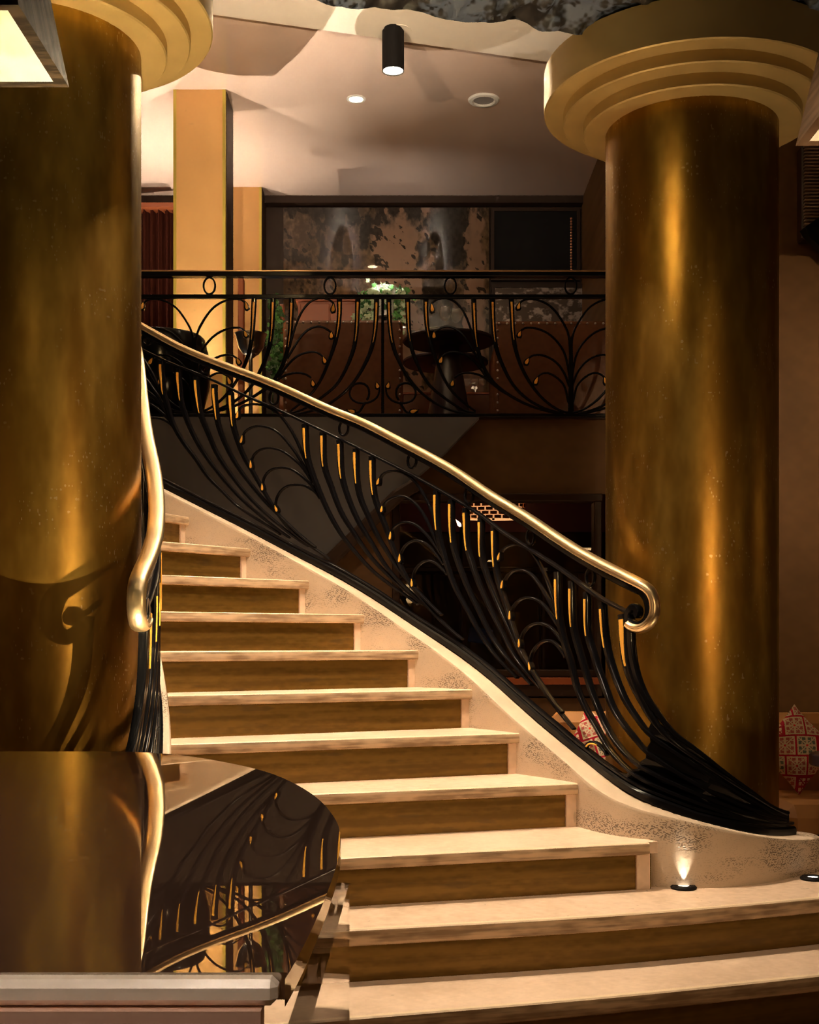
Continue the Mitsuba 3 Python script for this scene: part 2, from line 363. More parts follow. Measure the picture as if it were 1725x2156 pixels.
# the two broad bottom steps, curving round the foot of the stair
def broad(z, pts, deep):
    c = curve(pts, 60); nb = unit(np.gradient(c, axis=0)); nb = np.stack([-nb[:, 1], nb[:, 0]], 1)
    b = c + nb * .02
    add('tread', prism(np.vstack([b, (c + nb * deep)[::-1]]), z - .05, z), 'm_tread', st)
    r = c + nb * .032; r2 = c + nb * .06
    add('riser', prism(np.vstack([r, r2[::-1]]), z - RISE - .002, z - .048), 'm_riser', st)
    sec = np.array([(-1, -1), (-1, .55), (-.84, .88), (-.4, 1), (.4, 1), (.84, .88), (1, .5), (1, -1)])
    P = np.c_[c + nb * .014, np.full(60, z - .0255)]
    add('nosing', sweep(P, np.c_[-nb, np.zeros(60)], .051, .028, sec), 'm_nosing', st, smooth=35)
broad(ZP, [(-3.4, 2.72), (-2.0, 3.16), (-.198, 3.70), (.52, 3.87), (1.38, 4.167), (2.2, 4.55), (3.2, 5.25)], .80)
broad(ZP - RISE, [(-3.6, 2.35), (-2.0, 2.82), (-.18, 3.37), (.476, 3.55), (1.264, 3.81), (2.4, 4.27), (3.6, 5.0)], .62)
_c = curve([(-3.4, 2.72), (-2.0, 3.16), (-.198, 3.70), (.52, 3.87), (1.38, 4.167), (2.2, 4.55), (3.2, 5.25)], 60); _n = unit(np.gradient(_c, axis=0)); _n = np.stack([-_n[:, 1], _n[:, 0]], 1)
struct('floor_platform', prism(np.vstack([_c + _n * .80, [(3.2, 8.1), (-3.4, 8.1)]]), ZP - .05, ZP), 'm_tread', 'pale stone platform round the foot of the stair and the columns')
def string(plan, zb, inner, outer, s1, zmin):
    s = np.linspace(0, s1, 150); zt = zb(s); n = len(s)
    zt = np.convolve(np.pad(zt, 6, mode='edge'), np.ones(13) / 13, 'valid')
    rnd = .018
    sec = [(inner, None), (inner, -rnd), (inner - rnd * .3, -rnd * .3), (inner - rnd, 0), (-outer + rnd, 0), (-outer, -rnd), (-outer, None)]
    rows = []
    zlow = np.maximum(ZP - .01, zt - .62)
    zlow[s > 1.2] = np.maximum(zlow, -5)[s > 1.2]
    for o, dz in sec:
        z = zlow if dz is None else zt + dz
        rows.append(plan.p(s, z, o))
    V = np.array(rows).transpose(1, 0, 2).reshape(-1, 3); m = len(sec); Fc = []
    for i in range(n - 1):
        for k in range(m):
            l = (k + 1) % m; Fc += [(i * m + k, (i + 1) * m + l, (i + 1) * m + k), (i * m + k, i * m + l, (i + 1) * m + l)]
    body = trimesh.Trimesh(V, Fc, process=False)
    # rounded bulb at the foot
    e = plan.p(np.array([0.]), 0)[0]; nn = plan.n(np.array([0.]))[0]; tt = unit(plan.p(np.array([0.]), 0)[0] - plan.p(np.array([.02]), 0)[0])
    c = e + nn * (inner - outer) / 2; rad = (inner + outer) / 2
    zt0 = zt[0]; a = np.linspace(-math.pi / 2, math.pi / 2, 25)
    prof = [(rad, ZP - .01), (rad, zt0 - rnd), (rad - rnd * .3, zt0 - rnd * .3), (rad - rnd, zt0), (0, zt0)]
    V2 = []
    for r_, z_ in prof:
        for t in a: V2.append(c * [1, 1, 0] + (tt * math.cos(t) + nn * math.sin(t)) * r_ + np.array([0, 0, z_]))
    F2 = []
    for i in range(len(prof) - 1):
        for j in range(24):
            q = i * 25 + j; F2 += [(q, q + 1, q + 25), (q + 1, q + 26, q + 25)]
    m2 = trimesh.Trimesh(V2, F2, process=False)
    return cat([body, m2])
k = add('string', string(R, zbR, .11, .09, 5.0, ZP), 'm_stringer', st, smooth=35); part(k, 'pale pitted stone string along the right side')
k = add('string', string(L, zbL, .05, .09, 3.4, ZP), 'm_stringer', st, smooth=35); part(k, 'pale stone string along the left side')

# ---------------------------------------------------------------- ironwork tracings on the right balustrade (pixels)
HAND = [(100, 585), (200, 635), (291, 682), (373, 727), (465, 766), (591, 814), (702, 864), (758, 886), (844, 929), (960, 992), (1031, 1040), (1110, 1088), (1188, 1140), (1274, 1190), (1350, 1228),
        (1371, 1244), (1380, 1266), (1380, 1292), (1370, 1312), (1352, 1324), (1335, 1321), (1327, 1314)]
MID = [(100, 640), (200, 688), (291, 732), (363, 766), (438, 796), (521, 835), (573, 857), (665, 900), (751, 941), (825, 978), (881, 1007), (938, 1039), (1012, 1084), (1053, 1115), (1127, 1163), (1201, 1212), (1250, 1249), (1287, 1271), (1322, 1289)]
VOL = [(1326, 1226), (1350, 1243), (1364, 1263), (1368, 1287), (1361, 1308), (1345, 1317), (1331, 1311), (1326, 1297), (1330, 1284), (1339, 1279), (1345, 1287), (1341, 1294)]
RINGS = [(577, 837), (724, 902), (868, 970), (988, 1044), (1118, 1130), (1244, 1215), (432, 772), (310, 712)]
BARS = [ # (gold end index, points)
 [(340.9,760),(340.3,780.6),(342.2,804.7),(345,829.8),(350.5,847),(359.8,879),(372.8,908.6),(391,938),(413.6,968),(437.7,1003),(465,1031),(493,1059),(540,1092),(590,1125)],
 [(377,777),(376.5,799),(378.3,821.4),(382,847.4),(387.6,866),(396.9,892),(413.6,927),(434,960.6),(461.8,997.7),(493.4,1034.8),(519,1060),(560,1095),(610,1132)],
 [(414,794),(414,815.8),(417.3,843.7),(421.4,866.9),(428.4,888),(439.6,914),(454.4,949.4),(474.8,982.8),(499,1016),(527,1049),(570,1090),(620,1130),(650,1150)],
 [(452,810),(452.5,838),(455.3,862),(457.7,881.7),(463.7,905),(474.8,934.6),(489.6,964),(510,995.8),(536,1029),(560,1057),(600,1097),(640,1133),(665,1152)],
 [(486.3,826),(487.4,853),(489.6,879),(491.9,897.5),(499,921.6),(512,956.8),(530.5,990),(554.6,1032),(591,1090),(622,1125),(665,1157),(695,1178)],
 [(643,893),(644,927),(648,965),(654,985),(663.7,1012),(678.5,1048),(692,1078),(718,1123.5),(744,1157),(777,1194),(807,1220),(844,1246),(880,1272)],
 [(680,910),(681,945.5),(684.5,986),(695.7,1019),(718,1077),(744,1119.7),(779,1170),(816,1209),(853,1242),(890,1272)],
 [(715.6,927),(717.5,966),(721,1005),(732.8,1045.5),(755,1097.5),(781,1140),(807,1183),(840,1223.6),(872,1253),(905,1282)],
 [(750,945),(750.5,979),(753.6,1021),(760.6,1052),(775.4,1086),(792,1121.6),(814,1158.7),(840,1197.7),(874,1238.5),(900,1266),(930,1295)],
 [(784,961),(784.6,999),(788.4,1040),(797.7,1071.5),(812,1108),(825.5,1145),(842,1187),(863,1227),(894,1268),(920,1297.7),(953,1329),(974,1346)],
 [(920,1032),(920,1078.7),(923,1117.7),(928,1141.8),(936.6,1173),(947.7,1206.8),(962,1243),(987,1288),(1006,1324),(1034,1366),(1064,1401),(1090,1427)],
 [(951,1052),(951.4,1097),(954,1139),(959.8,1167.8),(969,1195),(987,1240),(1010,1288),(1034,1336),(1064,1379),(1094,1413),(1121,1442)],
 [(981,1070),(983,1119.6),(987,1159.4),(994,1184),(1002,1209),(1021,1255),(1041,1297),(1064,1342),(1090,1388),(1123,1429),(1140,1449)],
 [(1013.6,1090),(1014,1134),(1016.5,1177),(1023.8,1205),(1033,1230),(1052,1275),(1075,1325),(1097,1373),(1123,1414),(1150,1455),(1185,1500)],
 [(1042,1108),(1042.7,1154.8),(1045.6,1197),(1052,1227),(1065,1268),(1079,1314),(1095,1361),(1116,1402),(1146,1452),(1175,1493),(1209,1535)],
 [(1175.6,1204),(1175.8,1254.8),(1178.5,1299),(1182,1320),(1190.5,1356),(1204,1399),(1213,1438),(1234,1491),(1260,1536),(1284,1577),(1310,1607),(1347,1637),(1440,1680),(1560,1722),(1650,1738)],
 [(1205,1223),(1206,1279),(1208.7,1321),(1214.6,1348),(1226,1387),(1240,1434),(1259,1488),(1281,1535),(1306,1573),(1338,1605),(1375,1629),(1460,1668),(1570,1712),(1652,1732)],
 [(1237,1246),(1237.8,1299.6),(1241.5,1345),(1250,1372),(1261,1409),(1275,1447),(1290,1486),(1314,1525),(1340,1557),(1359,1579),(1403,1612),(1458,1646),(1565,1698),(1653,1726)],
 [(1270.6,1268),(1274,1325.5),(1280,1367),(1287,1394),(1300,1433),(1320,1478),(1343,1513),(1366,1543),(1400,1570),(1450,1604),(1570,1680),(1654,1720)],
 [(1313.9,1293),(1316.7,1344),(1323,1399.7),(1337,1440.6),(1357,1480),(1375,1512),(1404,1550),(1452,1588),(1575,1670),(1655,1715)],
 [(1329,1318),(1332,1372),(1341,1418),(1359,1463),(1383,1498),(1420,1544),(1458,1573),(1530,1630),(1586,1671),(1617,1694),(1658,1711)],
]
GOLD = [(345,829.8),(382,847),(421.4,867),(457.7,881.7),(491.9,897.5),(648,965),(685,987),(721,1005),(753.7,1021.6),(788,1040),(923,1118),(954,1139),(987,1159),(1016.3,1177),(1045.5,1197),(1178.5,1299),(1208.7,1321),(1241.5,1345),(1280,1367),(1322,1400),None]
A2 = [  # second group's arcs: (gold top, gold bottom, path)
 ((503.7,865.8),(500.4,881.5),[(503.7,866),(509.7,856.5),(524.5,851.8),(541,851),(561.6,856.5),(584,869.5),(602.4,890),(619,916),(632,943.7),(643,969.6),(650,984)]),
 ((512.5,917),(509,933.5),[(512.5,917),(517,908.4),(530,900),(545,897),(565,900),(584,909),(602.4,927),(621,951),(637.7,977),(652,999)]),
 ((530,969.6),(530.5,987),[(530.5,970.5),(533.8,960),(545,949),(561.6,944),(578,944.6),(597,951),(617,965),(636,982.6),(649,1001),(659,1016)]),
 ((554,1018),(555,1033.6),[(554,1019),(556,1007),(565,994),(580,986),(597,984.5),(615.4,989),(634,1001),(650.7,1016),(665,1031)]),
 ((581,1064),(586,1078),[(581,1064),(583,1049),(591,1034.6),(606,1023.5),(623,1020.7),(639.6,1022),(654.4,1029),(665.5,1037),(674,1049)])]
A3 = [
 ((801.5,1006.4),(797,1021),[(801.5,1006.4),(810,996),(823.4,991.5),(840,992.5),(860.5,1001.7),(877,1017.5),(892,1039.8),(905,1065.8),(914,1091.7),(920,1119.6),(924,1145.5)]),
 ((807.6,1065.8),(806,1078.7),[(807.6,1066),(816,1054.6),(830.8,1047),(845.7,1044.4),(862,1050),(879,1064.8),(894,1086),(907,1112),(918,1136),(927,1157)]),
 ((826,1119.6),(824,1137),[(826,1119.6),(832.7,1108),(845.7,1101),(858.6,1099.5),(873.5,1103.8),(888.3,1115),(903,1130.7),(916,1147),(930,1168)]),
 ((845,1166),(844,1184.5),[(845,1165),(851,1153),(862,1142.7),(877,1138.5),(894,1142.7),(908.7,1154),(921.7,1169.6),(935,1188)]),
 ((870,1218.8),(871,1235.5),[(870.7,1218),(873.5,1203),(884.6,1188),(899.5,1181),(914,1183.6),(927,1192.8),(942,1209)])]
A4 = [
 ((1056.5,1164),(1052.8,1179.7),[(1057,1161.5),(1064,1153.7),(1075,1149),(1090,1147),(1108,1152.8),(1123,1165.8),(1141.8,1197),(1154.8,1227),(1164,1254.8),(1175,1284)]),
 ((1063,1222),(1060,1239.6),[(1064,1221),(1073,1208.4),(1086,1201),(1101,1200.4),(1117.7,1208.4),(1132.5,1225),(1147.4,1247.4),(1158.5,1267.8),(1176,1300)]),
 ((1078,1286),(1077.8,1305),[(1078.7,1285.4),(1086,1271.5),(1099,1261),(1114,1258.5),(1130.7,1263),(1147.4,1276),(1162,1295.6),(1180,1322)]),
 ((1097.7,1345.7),(1097.8,1363),[(1098,1345),(1104.7,1329),(1117.7,1317),(1132.5,1312.7),(1149,1315),(1164,1325),(1184,1350)]),
 ((1118,1394),(1120.5,1412),[(1118.3,1393),(1121.4,1375.4),(1132.5,1358.7),(1147.4,1349.4),(1162,1350),(1177,1361.5),(1192,1384)])]
def shift(arcs, dx, dy, k): 
    f = lambda p: (643 + dx + (p[0] - 643) * k, 893 + dy + (p[1] - 893) * k)
    return [(f(a), f(b), [f(p) for p in q]) for a, b, q in arcs]
A1 = shift(A2, -302, -133, .94)
def drop(a, bb, N, wide, dep, proud=0.):
    """a teardrop from a (point) to bb (round end), flat in the railing's surface"""
    ax = bb - a; ln = np.linalg.norm(ax); ax = ax / ln; sd = unit(np.cross(ax, N))
    t = np.linspace(0, 1, 9); w = np.sqrt(np.clip(1 - ((t - .72) / np.where(t < .72, .74, .29)) ** 2, 0, 1)) * wide
    w = np.where(t < .72, wide * np.sin(t / .72 * math.pi / 2) ** 1.25, w)
    ring = [a + ax * ln * q + sd * v for q, v in zip(t, w)] + [a + ax * ln * q - sd * v for q, v in zip(t[::-1][1:-1], w[::-1][1:-1])]
    ring = np.array(ring); n = len(ring); c = ring.mean(0)
    V = np.vstack([ring + N * (dep / 2 + proud), ring - N * (dep / 2 - proud), [c + N * (dep / 2 + proud + .002)], [c - N * (dep / 2 - proud)]])
    Fc = []
    for i in range(n):
        j = (i + 1) % n; Fc += [(2 * n, i, j), (2 * n + 1, n + j, n + i), (i, n + i, n + j), (i, n + j, j)]
    m = trimesh.Trimesh(V, Fc, process=False)
    if m.volume < 0: m.invert()
    return m
def inlay(P, N, w, lift):
    n = len(P); return sweep(P + N * lift, N, w, .006)
CAPSEC = np.array([(-1, -.70), (-1, .70), (-.62, .86), (-.5, 1), (-.2, 1), (-.1, .93), (.02, .93), (.12, .98), (.36, .92), (.60, .78), (.80, .56), (.93, .30), (.98, 0), (.93, -.30), (.80, -.56), (.60, -.78), (.36, -.92), (.12, -.98), (.02, -.93), (-.1, -.93), (-.2, -1), (-.5, -1), (-.62, -.86)])
def balustrade(t, rail, groups, bars, rings, smax):
    def line(px, n): return rail.map(np.minimum(rpx(curve(px, n)), [smax, 99]))
    P, N = line(HAND, 170)
    add('handrail', sweep(P + [0, 0, .0], N, .034, .058, CAPSEC, up=True), 'm_rail', t, smooth=50); part(t + '__handrail', 'moulded brass handrail ending in a scroll')
    q = rpx(curve(HAND[:15], 110)); q[:, 0] = np.minimum(q[:, 0], smax); q[:, 1] -= .030
    Pq, Nq = rail.map(q)
    add('under_rail', sweep(Pq, Nq, .026, .040), 'm_iron', t, smooth=35)
    P, N = line(MID, 110); add('middle_rail', sweep(P, N, .013, .030), 'm_iron', t, smooth=35)
    P, N = line(VOL, 60); add('volute', sweep(P, N, np.linspace(.026, .03, 60), .036), 'm_iron', t, smooth=40)
    s = np.linspace(.0, smax, 140); zb = rail.zb(s)
    P, N = rail.plan.p(s, zb + .018), rail.plan.n(s)
    add('bottom_rail', sweep(P, N, .036, .045), 'm_iron', t, smooth=30)
    P, N = rail.plan.p(s, zb + .046), rail.plan.n(s)
    add('bottom_bead', sweep(P, N, .012, .026), 'm_iron', t, smooth=35)
    for x, y in rings:
        c = rpx([(x, y)])[0]
        if c[0] > smax: continue
        a = np.linspace(0, 2 * math.pi, 28, endpoint=False)
        P, N = rail.map(np.stack([c[0] + .026 * np.cos(a), c[1] + .034 * np.sin(a)], 1))
        if rail.m: P[:, 2] += c[1] - zbR(c[0]) + rail.zb(c[0]) - P[:, 2].mean() + (np.sin(a) * .034 - (P[:, 2] - P[:, 2].mean()))
        add('ring', sweep(P, N, .009, .014, closed=True), 'm_iron', t, smooth=40)
    for i in bars:
        c = curve(BARS[i], 44); last = i in (19,); e = rpx(c)
        if e[:, 0].max() > smax: continue
        P, N = rail.map(e)
        n = len(P); tt = np.linspace(0, 1, n)
        w0 = .052 if last else .030
        w = np.interp(tt, [0, .12, .38, .62, 1], [w0, w0 * .95, .021 if not last else .034, .016, .010 if i < 15 else .014])
        kk = add('baluster', sweep(P, N, w, np.interp(tt, [0, .5, 1], [.030, .026, .022])), 'm_iron', t, smooth=40)
        g = GOLD[i]
        if g is not None:
            j0 = int(np.argmin(np.abs(c[:, 1] - (BARS[i][0][1] + 9)))); j1 = max(j0 + 3, int(np.argmin(np.abs(c[:, 1] - g[1])) + 1))
            cc = curve(c[j0:j1], 14); Pg, Ng = rail.map(rpx(cc))
            wg = np.interp(np.linspace(0, 1, 14), [0, .25, 1], [.0125, .0125, .0035]) * (2.1 if last else 1)
            kg = add('gold_inlay', inlay(Pg, Ng, wg, .0155), 'm_gold', kk, smooth=30)
            part(kg, 'gold painted groove')
    for arcs in groups:
        for a, bb, path in arcs:
            c = curve(path, 26); e = rpx(c)
            if e[:, 0].max() > smax: continue
            P, N = rail.map(e)
            kk = add('frond', sweep(P, N, np.linspace(.009, .013, 26), .018), 'm_iron', t, smooth=40)
            q = rpx([a, bb]); d3, n3 = rail.map(q)
            ax = d3[1] - d3[0]
            scene[kk + '__tip'] = mikit.ply(drop(d3[0] - ax * .25, d3[1] + ax * .22, n3[0], .0125, .020), 'm_iron', smooth=35)
            scene[kk + '__gold_drop'] = mikit.ply(drop(d3[0], d3[1], n3[0], .0062, .008, .010), 'm_gold')
            labels[kk + '__gold_drop'] = {'label': 'gold painted drop'}
    # small curl at the foot of the third group
    if not rail.m:
        P, N = line([(1279, 1590), (1272, 1577), (1260, 1567), (1247, 1563), (1237, 1569), (1233, 1580)], 24)
        kk = add('curl', sweep(P, N, .012, .020), 'm_iron', t, smooth=40)
        P, N = line([(1262, 1569), (1254, 1566), (1246, 1566), (1239, 1572)], 10)
        part(add('gold_inlay', inlay(P, N, .006, .0105), 'm_gold', kk), 'gold painted groove')
    # solid fluted foot
    web = [(1308,1626),(1322,1630),(1334,1620),(1346,1618),(1352,1603),(1362,1596),(1366,1572),(1372,1562),(1368,1533),(1378,1512),(1420,1548),(1458,1578),(1530,1634),(1586,1675),(1617,1697),(1658,1714),(1660,1752),(1604,1752),(1548,1742),(1474,1724),(1402,1697),(1347,1672)]
    pg = sg.Polygon(web); tri = trimesh.creation.triangulate_polygon(pg.segmentize(22), engine='earcut')
    vv, ff = np.array(tri[0]), np.array(tri[1]); tm = trimesh.Trimesh(np.c_[vv, np.zeros(len(vv))], ff, process=False).subdivide()
    e = rpx(np.array(tm.vertices)[:, :2]); P1, N1 = rail.map(e); dd = .008
    V = np.vstack([P1 + N1 * dd, P1 - N1 * dd]); nv = len(P1); f = np.array(tm.faces)
    edges = tm.edges_sorted; uq, ct = np.unique(edges, axis=0, return_counts=True); bd = uq[ct == 1]
    Fc = np.vstack([f, f[:, ::-1] + nv, np.c_[bd, bd[:, :1] + nv], np.c_[bd[:, 1:], bd[:, 1:] + nv, bd[:, :1] + nv]])
    k = add('foot_plate', trimesh.Trimesh(V, Fc, process=False), 'm_iron', t); part(k, 'solid fluted black foot where the bars run together')
t = thing('stair_railing', 'black iron railing with gold drops and brass handrail along the right side of the stair', 'railing')
balustrade(t, Rail(R, zbR, False), [A1, A2, A3, A4], range(21), RINGS, 9)
tl = thing('stair_railing', 'black iron stair railing with bright brass handrail hugging the left column', 'railing')
balustrade(tl, Rail(L, zbL, True), [A4], range(10, 21), [], 2.75)

# ---------------------------------------------------------------- balcony railing (half motif traced once, mirrored)
YB = 8.1
br = thing('balcony_railing', 'black iron balcony railing of curling fronds and gold drops under a thin brass top rail', 'railing')
def bal(u, y, o, sgn): return np.stack([((o + sgn * np.asarray(u)) - HX) / F * YB, np.full(np.shape(u), YB), (HY - np.asarray(y)) / F * YB], -1)
def C5(pts): p = np.asarray(pts, float); return np.stack([(p[:, 0] - 207) / 3.136, 560 + p[:, 1] / 3.136], 1)
NB = lambda n: np.tile([0, -1., 0], (n, 1))
x0, x1 = -2.6, 1.55
zz = lambda y: (HY - y) / F * YB
add('top_rail', cat([box(x0, x1, YB - .03, YB + .03, zz(584), zz(574.5), .004)]), 'm_iron', br)
k = add('brass_cap', box(x0, x1, YB - .032, YB + .032, zz(574.5), zz(571.5), .002), 'm_capbrass', br); part(k, 'thin brass cap along the top')
add('middle_rail', box(x0, x1, YB - .016, YB + .016, zz(629), zz(621), .003), 'm_iron', br)
add('bottom_rail', box(x0, x1, YB - .025, YB + .025, zz(879), zz(872), .003), 'm_iron', br)
for px in (187, 441, 695, 948.5, 1202, 1456):
    a = np.linspace(0, 2 * math.pi, 28, endpoint=False)
    add('ring', sweep(bal(12.2 * np.cos(a), 602 + 17.5 * np.sin(a), px, 1), NB(28), .011, .014, closed=True), 'm_iron', br, smooth=40)
HB = [  # balusters: tops to base
 [(1055,200),(1065,400),(1085,550),(1130,680),(1200,800),(1280,890),(1370,950),(1440,968)],
 [(930,200),(938,400),(960,550),(1010,680),(1080,800),(1180,890),(1290,945),(1400,972)],
 [(808,200),(815,400),(835,550),(880,680),(950,780),(1040,850),(1150,910),(1280,955),(1400,976)],
 [(493,200),(500,400),(525,520),(560,620),(600,720),(660,820),(740,900),(820,960)],
 [(370,200),(378,400),(400,550),(450,680),(510,780),(600,860),(720,940),(820,970)],
 [(247,200),(255,400),(280,540),(330,660),(400,770),(490,860),(600,930),(780,974)]]
HA = [ # fronds: gold (top, bottom), path
 ((1112,240),(1100,288),[(1112,250),(1140,225),(1190,218),(1260,235),(1330,280),(1390,360),(1430,440),(1442,520),(1447,600)]),
 ((1118,430),(1105,470),[(1118,430),(1145,412),(1190,408),(1280,435),(1350,490),(1400,560),(1425,640),(1440,720)]),
 ((1172,608),(1150,650),[(1172,610),(1200,592),(1250,588),(1330,620),(1390,680),(1420,740),(1440,800)]),
 ((1230,735),(1212,782),[(1228,735),(1255,714),(1300,708),(1360,740),(1405,790),(1425,860),(1445,920)]),
 ((530,250),(536,305),[(528,255),(560,225),(630,213),(700,250),(750,320),(790,420),(822,540)]),
 ((546,435),(545,480),[(552,435),(590,410),(640,400),(710,430),(770,500),(838,610)]),
 ((600,600),(585,643),[(600,600),(635,575),(680,568),(760,590),(830,650),(900,745)]),
 ((672,755),(663,795),[(680,740),(715,716),(770,706),(850,722),(920,768),(1010,835)]),
 ((248,770),(238,808),[(248,770),(230,800),(232,840),(258,880),(310,904),(360,905),(408,882),(426,840),(405,790),(360,773),(315,788),(296,835),(312,885)]),
 ((440,952),(390,968),[(440,958),(400,975),(365,965),(345,940),(318,900)])]
for o, sg_, full in ((806, 1, 1), (806, -1, 1), (14, 1, 1), (1598, -1, 1)):
    for i, p in enumerate(HB):
        c = curve(C5(p), 30)
        P = bal(c[:, 0], c[:, 1], o, sg_); tt = np.linspace(0, 1, 30)
        kk = add('baluster', sweep(P, NB(30), np.interp(tt, [0, .25, .5, 1], [.034, .028, .020, .011]), .020), 'm_iron', br, smooth=40)
        cc = curve(c[1:9], 10); Pg = bal(cc[:, 0], cc[:, 1], o, sg_)
        kg = add('gold_inlay', inlay(Pg, NB(10), np.linspace(.014, .004, 10), .0105), 'm_gold', kk)
        labels[kg] = {'label': 'gold painted groove'}
    for a, bb, path in HA:
        c = curve(C5(path), 26); P = bal(c[:, 0], c[:, 1], o, sg_)
        kk = add('frond', sweep(P, NB(26), np.linspace(.011, .014, 26), .016), 'm_iron', br, smooth=40)
        q = C5([a, bb]); d = bal(q[:, 0], q[:, 1], o, sg_); ax = d[1] - d[0]
        scene[kk + '__tip'] = mikit.ply(drop(d[0] - ax * .2, d[1] + ax * .18, np.array([0, -1., 0]), .019, .018), 'm_iron', smooth=35)
        scene[kk + '__gold_drop'] = mikit.ply(drop(d[0], d[1], np.array([0, -1., 0]), .0105, .008, .009), 'm_gold')
    if sg_ == 1:
        add('stem', sweep(bal(np.zeros(2), np.array([625., 875.]), o, 1), NB(2), .018, .02), 'm_iron', br)
        c = np.array([(396.5, 708), (396.5, 716), (396.5, 780), (396.5, 874)])
        add('stem', sweep(bal(c[:, 0], c[:, 1], o, 1), NB(4), [.003, .02, .03, .036], .02), 'm_iron', br)
#--PART2--
# ---------------------------------------------------------------- lamps
def pendant(x0, x1, y0, y1, z, label, k, grp=None, bulb=0, wood='m_lampwood'):
    t = thing('pendant_lamp', label, 'lamp', grp)
    h, tp, fr = .30, .10, .035
    bo = np.array([(x0, y0), (x1, y0), (x1, y1), (x0, y1)], float); c = bo.mean(0)
    to = c + (bo - c) * .78
    names = ['side_panel'] * 4
    for i in range(4):
        a, b_ = bo[i], bo[(i + 1) % 4]; a2, b2 = to[i], to[(i + 1) % 4]
        inn = lambda q: c + (q - c) * (1 - .03 / np.abs(bo - c).max())
        V = [np.r_[a, z], np.r_[b_, z], np.r_[b2, z + h], np.r_[a2, z + h], np.r_[inn(a), z], np.r_[inn(b_), z], np.r_[inn(b2), z + h], np.r_[inn(a2), z + h]]
        add('side_panel', trimesh.convex.convex_hull(np.array(V)), wood, t)
    add('top_panel', box(to[0][0] + .02, to[1][0] - .02, to[0][1] + .02, to[2][1] - .02, z + h - .02, z + h), 'm_lampwood', t)
    add('cord', cyl((c[0], c[1], z + h - .01), (c[0], c[1], ZR + .08), .008, 8), 'm_black', t)
    d = .012
    m = trimesh.Trimesh([(x0 + d, y0 + d, z + .003), (x1 - d, y0 + d, z + .003), (x1 - d, y1 - d, z + .003), (x0 + d, y1 - d, z + .003)], [(0, 2, 1), (0, 3, 2)], process=False)
    def t_glow(p, n, uv):
        g = fbm(p.x * 30, p.y * 18, 2.0, 4)
        return mix((.90, .54, .18), (1.2, .90, .46), smoothstep(.25, .7, g)) * (k * DIM)
    key = add('diffuser', mikit.ply(m, 'm_white', uv=np.array([(0, 0), (1, 0), (1, 1), (0, 1.)]), emitter={'type': 'area', 'radiance': proc(t_glow) if k < 3 else {'type': 'rgb', 'value': [DIM * k, DIM * k * .60, DIM * k * .26]}}), None, t)
    part(key, 'glowing parchment diffuser')
    if bulb: spot(t + '_bulb', (c[0], c[1], z + .005), (c[0] + .3, c[1] + .9, z - 1), bulb, 80, 55, (1, .74, .42))
pendant(-1.34, -.83, 2.62, 3.01, 1.35, 'dark wood pendant lamp with glowing parchment base, top left before the column', .62)
pendant(1.17, 1.72, 3.20, 3.74, 1.50, 'dark wood pendant lamp with glowing parchment base at the right edge', .55, wood='m_lampoak')
# can lamp under the soffit
def can_lamp():
    zt_ = ZC - .075; p = at(828, 60, 7.91); zb = at(828, 150, 7.91)[2]
    x, y = p[0], 7.91; r = .070
    t = thing('can_lamp', 'black cylindrical spot lamp hanging under the pale ceiling soffit', 'lamp')
    add('housing', lathe([(r - .004, zb), (r, zb), (r, zt_ - .02), (r - .012, zt_ - .02), (r - .012, zt_), (0, zt_), (0, zt_ - .03), (r - .004, zt_ - .03), (r - .004, zb)], 40, (x, y, 0)), 'm_black', t, smooth=40)
    k = add('lens', mikit.ply(rot(lathe([(0, 0), (r - .006, 0), (r - .006, .004), (0, .004)], 32), 0), 'm_white', emitter=emit((1, .82, .55), 26), to_world=T().translate([x, y, zb + .006])), None, t); part(k, 'glowing lens')
    add('ceiling_plate', lathe([(0, zt_ - .004), (.085, zt_ - .004), (.085, zt_), (0, zt_)], 32, (x + .03, y + .03, 0)), 'm_soffit', t)
    spot(t + '_beam', (x, y, zb - .01), (x - .1, y - .75, zb - 1), 16, 46, 16, (1, .78, .5))
can_lamp()
def downlight(px, py):
    p = at(px, py, ZC * F / (HY - py)); t = thing('ceiling_downlight', 'small glowing round downlight set in the upper ceiling', 'lamp')
    add('trim_ring', lathe([(.052, ZC - .006), (.07, ZC - .004), (.07, ZC + .001), (.052, ZC + .001), (.052, ZC - .006)], 40, (p[0], p[1], 0)), 'm_white', t)
    k = add('lens', mikit.ply(lathe([(0, ZC - .004), (.052, ZC - .004), (.052, ZC), (0, ZC)], 32, (p[0], p[1], 0)), 'm_white', emitter=emit((1, .70, .38), 30)), None, t); part(k, 'glowing lens')
downlight(750, 208)
def speaker(px, py):
    p = at(px, py, ZC * F / (HY - py)); t = thing('ceiling_speaker', 'round white-rimmed ceiling speaker with grey centre', 'speaker')
    add('rim', lathe([(.075, ZC - .008), (.085, ZC - .016), (.108, ZC - .012), (.118, ZC + .001), (.075, ZC + .001), (.075, ZC - .008)], 48, (p[0], p[1], 0)), 'm_white', t)
    add('grille', lathe([(0, ZC - .003), (.076, ZC - .003), (.076, ZC), (0, ZC)], 40, (p[0], p[1], 0)), 'm_grille', t)
speaker(1019, 210)
